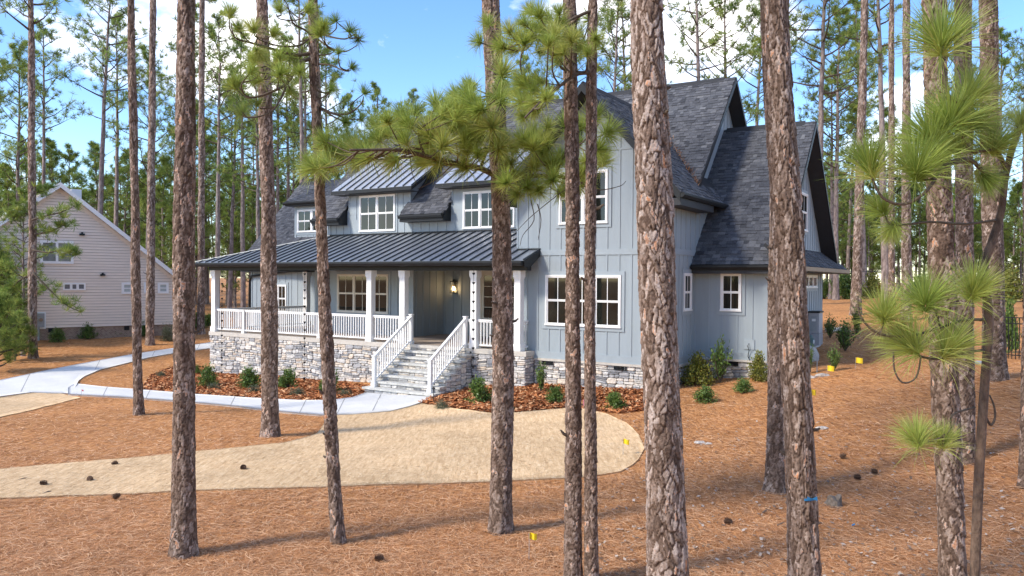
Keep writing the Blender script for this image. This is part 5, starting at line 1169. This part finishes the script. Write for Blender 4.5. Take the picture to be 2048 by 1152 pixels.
# ================================================================== small things
def flag(label, px, py, colr, name='survey_flag', h_=.36, fs=.10):
    P = gpx(px,py); E_ = empty(name, tuple(P), g.uniform(-.6,.6)); m_f = FM[colr]
    mb = MB(); mb.tube([(0,0,-.05),(0,0,h_)],.0035,5); link('stake', mb.mesh('stake', m_greybox), E_)
    mb = MB(); n_ = 5
    for k in range(n_):
        x0,x1 = fs*1.25*k/n_, fs*1.25*(k+1)/n_; y0,y1 = .018*math.sin(k*1.4), .018*math.sin((k+1)*1.4); mb.prism([(x0,y0,h_-fs-.02*k/n_),(x1,y1,h_-fs-.02*(k+1)/n_),(x1,y1,h_-.02*(k+1)/n_),(x0,y0,h_-.02*k/n_)],(0,.003,0))
    link('flag_cloth', mb.mesh('flag_cloth', m_f), E_); tag(E_,label,'flag','survey flags')
FM = {'y':M('yellow_plastic',(.80,.55,.02),.5,spec=.4),'p':M('pink_plastic',(.85,.25,.30),.5,spec=.4),'b':M('blue_tape',(.02,.16,.35),.4)}
flag('yellow survey flag in straw nearest the garage side shrubs',1654,756,'y',fs=.15); flag('yellow survey flag in straw furthest right of the garage shrubs',1711,739,'y',fs=.16)
flag('yellow survey flag in straw just right of the broad furrowed trunk',1622,808,'y',fs=.14); flag('yellow survey flag on the right end of the straw lawn',1246,912,'y',fs=.10); flag('yellow survey flag in the foreground straw, nearest to the viewer',1058,1120,'y',fs=.085)
flag('pink survey flag in mulch between the slender pine pair',1166,826,'p',fs=.16); flag('pink survey flag beside the walkway bend',163,794,'p',fs=.05,h_=.25)
# pine cones
def cone_mesh():
    V=[];F=[];n=90
    mb = MB(); mb.tube([(0,0,.0),(0,0,.03),(0,0,.09),(0,0,.15),(0,0,.17)],[.015,.03,.034,.018,.004],8)
    for k in range(n):
        f=k/n; a=k*2.399; z=.015+.15*f; r=.05*math.sin(math.pi*(.25+.7*f))**.8+.008; c=np.array([math.cos(a)*r,math.sin(a)*r,z]); o=np.array([math.cos(a),math.sin(a),.45])*.018; s=np.array([-math.sin(a),math.cos(a),0])*.012
        mb.add([tuple(c-o-s),tuple(c-o+s),tuple(c+o+s*.8),tuple(c+o-s*.8),tuple(c+o*.7+np.array([0,0,-.006]))],[(0,1,2,3),(0,3,4),(3,2,4),(1,4,2),(0,4,1)])
    return mb.mesh('pine_cone', M('cone_scales',(.15,.09,.058),.9,.4,60))
cone = cone_mesh()
for i,(px,py,lab) in enumerate(((236,930,'dark pine cone on the left end of the straw lawn, upper one'),(180,965,'dark pine cone on the left end of the straw lawn, lower one'),(484,940,'dark pine cone on the straw lawn between two left trunks'),(1679,918,'pine cone in straw right of the broad furrowed trunk, upper one'),(1722,960,'pine cone lying in straw left of the large scaly trunk'),(1755,950,'dark pine cone near the needle tufts in the right straw'),(1448,1047,'pine cone in straw between the two broad foreground trunks'),(768,1123,'pine cone in straw at the bottom near the leaning trunk'),(95,972,'pine cone fragment near the left end of the lawn'),(225,1000,'pine cone at the lower edge of the straw lawn'))):
    P = gpx(px,py); o = link('pine_cone', cone, None, (P[0],P[1],P[2]+.045), (R(80+g.uniform(-12,12)),0,g.uniform(0,6.28)), (.75,)*3); tag(o,lab,'pine cone','pine cones on the ground')
# stump
P = gpx(1668,1012); g2 = np.random.default_rng(4); mb = MB(); n_=12
rings=[]; V=[]
for k,(z,r) in enumerate(((-.05,.15),(.03,.12),(.10,.10),(.14,.095))):
    for j in range(n_): a=j/n_*6.283; rr=r*(1+.22*math.sin(a*3+k*.4)+g2.normal(0,.05)); V.append((math.cos(a)*rr,math.sin(a)*rr,z+(.05*math.sin(a*2+1) if k==3 else 0)))
F=[(k*n_+j,k*n_+(j+1)%n_,(k+1)*n_+(j+1)%n_,(k+1)*n_+j) for k in range(3) for j in range(n_)]+[tuple(range(3*n_,4*n_))]
mb.add(V,F); o = link('tree_stump', mb.mesh('tree_stump', M('old_wood',(.16,.13,.105),.9,.45,14,.6,40)), None, tuple(P)); tag(o,'small grey weathered stump in straw right of the furrowed trunk','stump')
# sticks and stones
m_stick = M('dead_wood',(.13,.10,.08),.9,.4,30)
for (x0,y0,x1,y1,r,lab) in ((1555,1053,1575,1049,.012,'short dark stick left of the broad furrowed trunk base'),(1630,1051,1648,1049,.013,'short dark stick right of the broad furrowed trunk base'),(1525,1028,1540,1022,.014,'stubby stick in straw between the broad trunks'),(33,963,60,958,.012,'dark twig on the straw lawn at the far left'),(85,990,105,985,.016,'dark twig at the lower left edge of the straw lawn'),(1390,1135,1415,1148,.012,'pale twig at the bottom beside the broad pink trunk')):
    A_=gpx(x0,y0); B_=gpx(x1,y1); mb=MB(); mb.tube([(0,0,.02),tuple((B_-A_)*.5+np.array([.01,.02,.035])),tuple(B_-A_+np.array([0,0,.02]))],[r,r*.9,r*.5],6); o=link('stick',mb.mesh('stick',m_stick),None,tuple(A_)); tag(o,lab,'stick','fallen sticks')
def rock(name,px,py,s,lab,seed,cat='stone'):
    g2=np.random.default_rng(seed); P=gpx(px,py); V=[];F=[]; n_=9
    for k,(z,r) in enumerate(((-.3,.8),(.1,1.),(.4,.72))):
        for j in range(n_): a=j/n_*6.283; rr=r*(1+g2.normal(0,.14)); V.append((math.cos(a)*rr*s*1.4,math.sin(a)*rr*s,z*s*(1+g2.normal(0,.12))))
    F=[(k*n_+j,k*n_+(j+1)%n_,(k+1)*n_+(j+1)%n_,(k+1)*n_+j) for k in range(2) for j in range(n_)]+[tuple(range(2*n_,3*n_))]
    mb=MB(); mb.add(V,F); o=link(name,mb.mesh(name,m_rock),None,tuple(P)); tag(o,lab,cat,'loose stones in the yard')
m_rock = M('pale_rock',(.42,.39,.36),.9,.3,20,.5,60)
rock('rock',1400,886,.10,'left pale stone of the pair in straw before the bay',1); rock('rock',1416,888,.07,'right pale stone of the pair in straw before the bay',2); rock('rock',1645,857,.10,'flat pale stone in straw right of the furrowed trunk',3); rock('rock',1645,752,.16,'flat pale stone at the foot of the garage shrubs',4); rock('rock',1622,756,.14,'flat pale stone beside the furrowed trunk and the meter',5)
# dead leaves
N=1500; px=g.uniform(1180,2080,N); py=830+(1170-830)*g.random(N)**.8; k=~in_patch(px,py); P=gpx_np(px[k],py[k]); P=P[~in_house(P)]; n=len(P); a=g.uniform(0,6.28,n); le=g.uniform(.015,.045,n)
c=np.stack([P[:,0],P[:,1],hgt(P[:,0],P[:,1])+g.uniform(.03,.055,n)],-1); t=np.stack([np.cos(a),np.sin(a),g.uniform(-.4,.4,n)],-1)*le[:,None]; s=np.stack([-np.sin(a),np.cos(a),g.uniform(-.5,.5,n)],-1)*le[:,None]*.6
V=np.stack([c-t,c+s,c+t,c-s],1).reshape(-1,3); b=np.arange(n)*4; T=np.zeros((n,4,4)); T[...,0]=g.random(n)[:,None]; T[...,3]=1
m_dead=toneM('dead_leaf',[(0,(.14,.09,.06)),(.5,(.28,.21,.16)),(1,(.44,.38,.33))],.85,.2,20,.1,0)
struct(link('dead_leaves',npmesh('dead_leaves',V,np.stack([b,b+1,b+2,b+3],-1),m_dead,False,T.reshape(-1,4))),'stuff')['label']='scattered dry grey leaves and bark bits on the straw'
# blue ribbon tied round the furrowed trunk
E_,B,c_of,r_of = TREES['t1600']; d=ray(1617,988); P=CAMP+d*(B[1]/d[1]); z=P[2]; cc=c_of(z); rr=r_of(z)+.016; mb=MB(); n_=28
V=[];
for k in range(n_):
    a=-1.75+k/n_*1.0
    for (dz_,ro) in ((-.012,0),(.012,0),(.012,.003),(-.012,.003)): V.append((math.cos(a)*(rr+ro),math.sin(a)*(rr+ro),dz_+.01*math.sin(a)))
F=[(4*k+j,4*(k+1)+j,4*(k+1)+(j+1)%4,4*k+(j+1)%4) for k in range(n_-1) for j in range(4)]+[(3,2,1,0),(4*n_-4,4*n_-3,4*n_-2,4*n_-1)]; mb.add(V,F)
for s_ in (-1,1): mb.prism([(rr*.3,-rr*.98,0),(rr*.3+.05*s_,-rr*1.0,.025),(rr*.3+.055*s_,-rr*1.0,-.02)],(0,-.006,0))
o=link('marker_ribbon',mb.mesh('marker_ribbon',FM['b']),None,(cc[0],cc[1],z)); tag(o,'blue marker ribbon stuck on the broad furrowed trunk','ribbon')
P=gpx(1704,1057); mb=MB(); mb.prism([(0,0,0),(.05,.01,.01),(.06,.05,.02),(.01,.04,.0)],(0,0,.004)); o=link('plastic_scrap',mb.mesh('plastic_scrap',FM['b']),None,(P[0],P[1],P[2]+.04)); tag(o,'small scrap of blue plastic lying in the right straw','scrap')
# path light stake by the stair
P=gpx(867,806); mb=MB(); mb.tube([(0,0,-.1),(0,0,.42)],.012,8); mb.tube([(0,0,.42),(0,0,.44),(0,0,.50)],[.05,.05,.01],10); o=link('path_light',mb.mesh('path_light',m_black),None,tuple(P)); tag(o,'black path light stake at the right foot of the stair','path light')
P=gpx(1157,785); mb=MB(); mb.tube([(0,0,-.1),(0,0,.16)],.012,8); mb.tube([(0,0,.16),(0,0,.20),(0,0,.28)],[.04,.05,.04],10); o=link('path_light',mb.mesh('path_light',m_black),None,tuple(P)); tag(o,'black spot light stake in mulch behind the slender pine pair','path light')
for u_,lab in ((-12.2,'dark up light at the porch stone left of the second trunk'),(-7.75,'dark up light at the porch stone near the middle chain')):
    P=HW(u_,-.35); P[2]=float(hgt(P[0],P[1])); mb=MB(); mb.tube([(0,0,-.05),(0,0,.1)],.02,8); mb.tube([(0,0,.1),(0,0,.13),(0,.02,.22)],[.05,.06,.055],10); o=link('up_light',mb.mesh('up_light',m_black),None,tuple(P)); tag(o,lab,'garden light','garden lights at the porch')
# utility cabinet and gas meter at the garage side
def local_thing(name,u,v,lab,cat):
    P=HW(u,v); P[2]=float(hgt(P[0],P[1])); E_=empty(name,tuple(P),-YAW); tag(E_,lab,cat); return E_, ZF-P[2]
E_,dz=local_thing('utility_cabinet',7.55,8.6,'tall grey utility cabinet mounted on the garage side wall','cabinet')
m_cab=M('cabinet_grey',(.36,.37,.40),.5,.06,6); mb=MB(); mb.box(-.17,.20,-.25,.45,dz+.0,dz+.42); link('lower_box',mb.mesh('lower_box',m_cab),E_); mb=MB(); mb.box(-.17,.19,-.24,.44,dz+.43,dz+1.16); link('upper_box',mb.mesh('upper_box',m_cab),E_)
mb=MB(); mb.box(-.18,.22,-.27,.47,dz+1.16,dz+1.22); link('cap',mb.mesh('cap',m_black),E_); mb=MB(); mb.box(-.1,.12,-.252,-.245,dz+.5,dz+1.05); link('door_panel',mb.mesh('door_panel',m_greybox),E_); mb=MB(); mb.box(-.05,.08,-.258,-.2525,dz+.86,dz+.95); link('paper_label',mb.mesh('paper_label',m_white),E_)
E_,dz=local_thing('gas_meter',7.6,7.55,'grey green gas meter with pipes beside the utility cabinet','meter')
m_gm=M('meter_green',(.12,.19,.19),.5,.1,8); mb=MB(); mb.box(-.1,.12,-.12,.14,dz+.02,dz+.32); mb.tube([(0,0,dz+.32),(0,0,dz+.4),(0,0,dz+.42)],[.08,.09,.03],10); link('body',mb.mesh('body',m_gm),E_)
mb=MB(); mb.tube([(-.05,-.06,-.1),(-.05,-.06,dz+.5),(-.05,.02,dz+.56),(-.05,.1,dz+.5),(-.05,.1,dz+.3)],.025,8); link('pipe',mb.mesh('pipe',m_gm),E_); mb=MB(); mb.tube([(.12,0,dz+.18),(.14,0,dz+.18)],.07,12); link('dial',mb.mesh('dial',m_white),E_)
P=gpx(1634,745); mb=MB(); mb.tube([(0,0,-.1),(0,0,.42)],.015,6); o=link('stake',mb.mesh('stake',m_greybox),None,tuple(P)); tag(o,'thin grey stake near the gas meter shrub','stake')
P=HW(7.75,6.2); P[2]=float(hgt(P[0],P[1])); mb=MB()
V=[];n_=12
for k,(z,r) in enumerate(((-.1,.42),(.2,.42),(.42,.32),(.52,.12))):
    for j in range(n_): a=j/n_*6.283; V.append((math.cos(a)*r*(1+.06*math.sin(3*a+k)),math.sin(a)*r,z))
mb.add(V,[(k*n_+j,k*n_+(j+1)%n_,(k+1)*n_+(j+1)%n_,(k+1)*n_+j) for k in range(3) for j in range(n_)]+[tuple(range(3*n_,4*n_))]); o=link('boulder',mb.mesh('boulder',m_rock,True),None,tuple(P)); tag(o,'pale hollow boulder below the meter at the garage side','boulder')
P=gpx(1952,727); mb=MB(); mb.box(-.25,.25,-.2,.2,-.05,.05); mb.box(-.22,.22,-.17,.17,.05,.065); o=link('valve_box',mb.mesh('valve_box',m_greybox),None,tuple(P)); tag(o,'flat pale valve box lid in straw between right trunks','valve box')
# pale slab beyond the garage shrubs
patch('stepping_slab',[(1650,659),(1665,657),(1685,657),(1695,659)],[(1650,663),(1665,665),(1685,665),(1695,662)],M('sandstone',(.55,.46,.36),.9,.15,6),.06,14,3,.07,nomask=True)
# ================================================================== fences
def fence_pts(a,b,dx): 
    n_=max(2,int(np.linalg.norm(b-a)/dx)); return [a+(b-a)*k/n_ for k in range(n_+1)]
A_=gpx(2002,716); B_=gpx(2100,726); E_=empty('metal_fence',tuple(A_)); tag(E_,'black metal picket fence at the right edge behind the stout pine','fence')
hf=1.25; pts=fence_pts(A_[:2],B_[:2],.115)
pk=MB(); pk.box(-.009,.009,-.009,.009,0,hf); pkm=pk.mesh('picket',m_black)
for p in pts: link('picket',pkm,E_,(p[0]-A_[0],p[1]-A_[1],float(hgt(*p))-A_[2]))
for z in (.12,hf-.18,hf):
    mb=MB(); mb.tube([(p[0]-A_[0],p[1]-A_[1],float(hgt(*p))-A_[2]+z) for p in pts[::4]+[pts[-1]]],.016,5); link('rail',mb.mesh('rail',m_black),E_)
for p in pts[::18]: mb=MB(); mb.box(-.03,.03,-.03,.03,0,hf+.08); link('post',mb.mesh('post',m_black),E_,(p[0]-A_[0],p[1]-A_[1],float(hgt(*p))-A_[2]))
A_=at(1560,597,56); B_=at(2260,597,58); A_[2]=float(hgt(A_[0],A_[1])); B_[2]=float(hgt(B_[0],B_[1])); E_=empty('chain_link_fence',tuple(A_)); tag(E_,'tall dark chain link fence along the woods beyond the garage','fence')
m_wire=M('fence_wire',(.05,.05,.05),.6); hf=1.9; pts=fence_pts(A_[:2],B_[:2],2.6); gl=lambda p: float(hgt(*p))-A_[2]
for p in pts: mb=MB(); mb.tube([(0,0,-.1),(0,0,hf)],.035,6); link('post',mb.mesh('post',m_wire),E_,(p[0]-A_[0],p[1]-A_[1],gl(p)))
mb=MB(); mb.tube([(p[0]-A_[0],p[1]-A_[1],gl(p)+hf) for p in pts],.022,5); link('top_rail',mb.mesh('top_rail',m_wire),E_)
mb=MB(); fine=fence_pts(A_[:2],B_[:2],.16); dirx=(B_-A_)[:2]/np.linalg.norm((B_-A_)[:2])
for p in fine:
    for sg in (-1,1):
        q0=np.array([p[0]-A_[0],p[1]-A_[1],gl(p)+.02]); q1=q0+np.array([dirx[0]*sg*hf*.7,dirx[1]*sg*hf*.7,hf-.03]); s=np.array([dirx[0],dirx[1],0])*.004; mb.add([tuple(q0-s),tuple(q0+s),tuple(q1+s),tuple(q1-s)],[(0,1,2,3)])
o=link('wire_mesh',mb.mesh('wire_mesh',m_wire),E_); o['kind']='stuff'
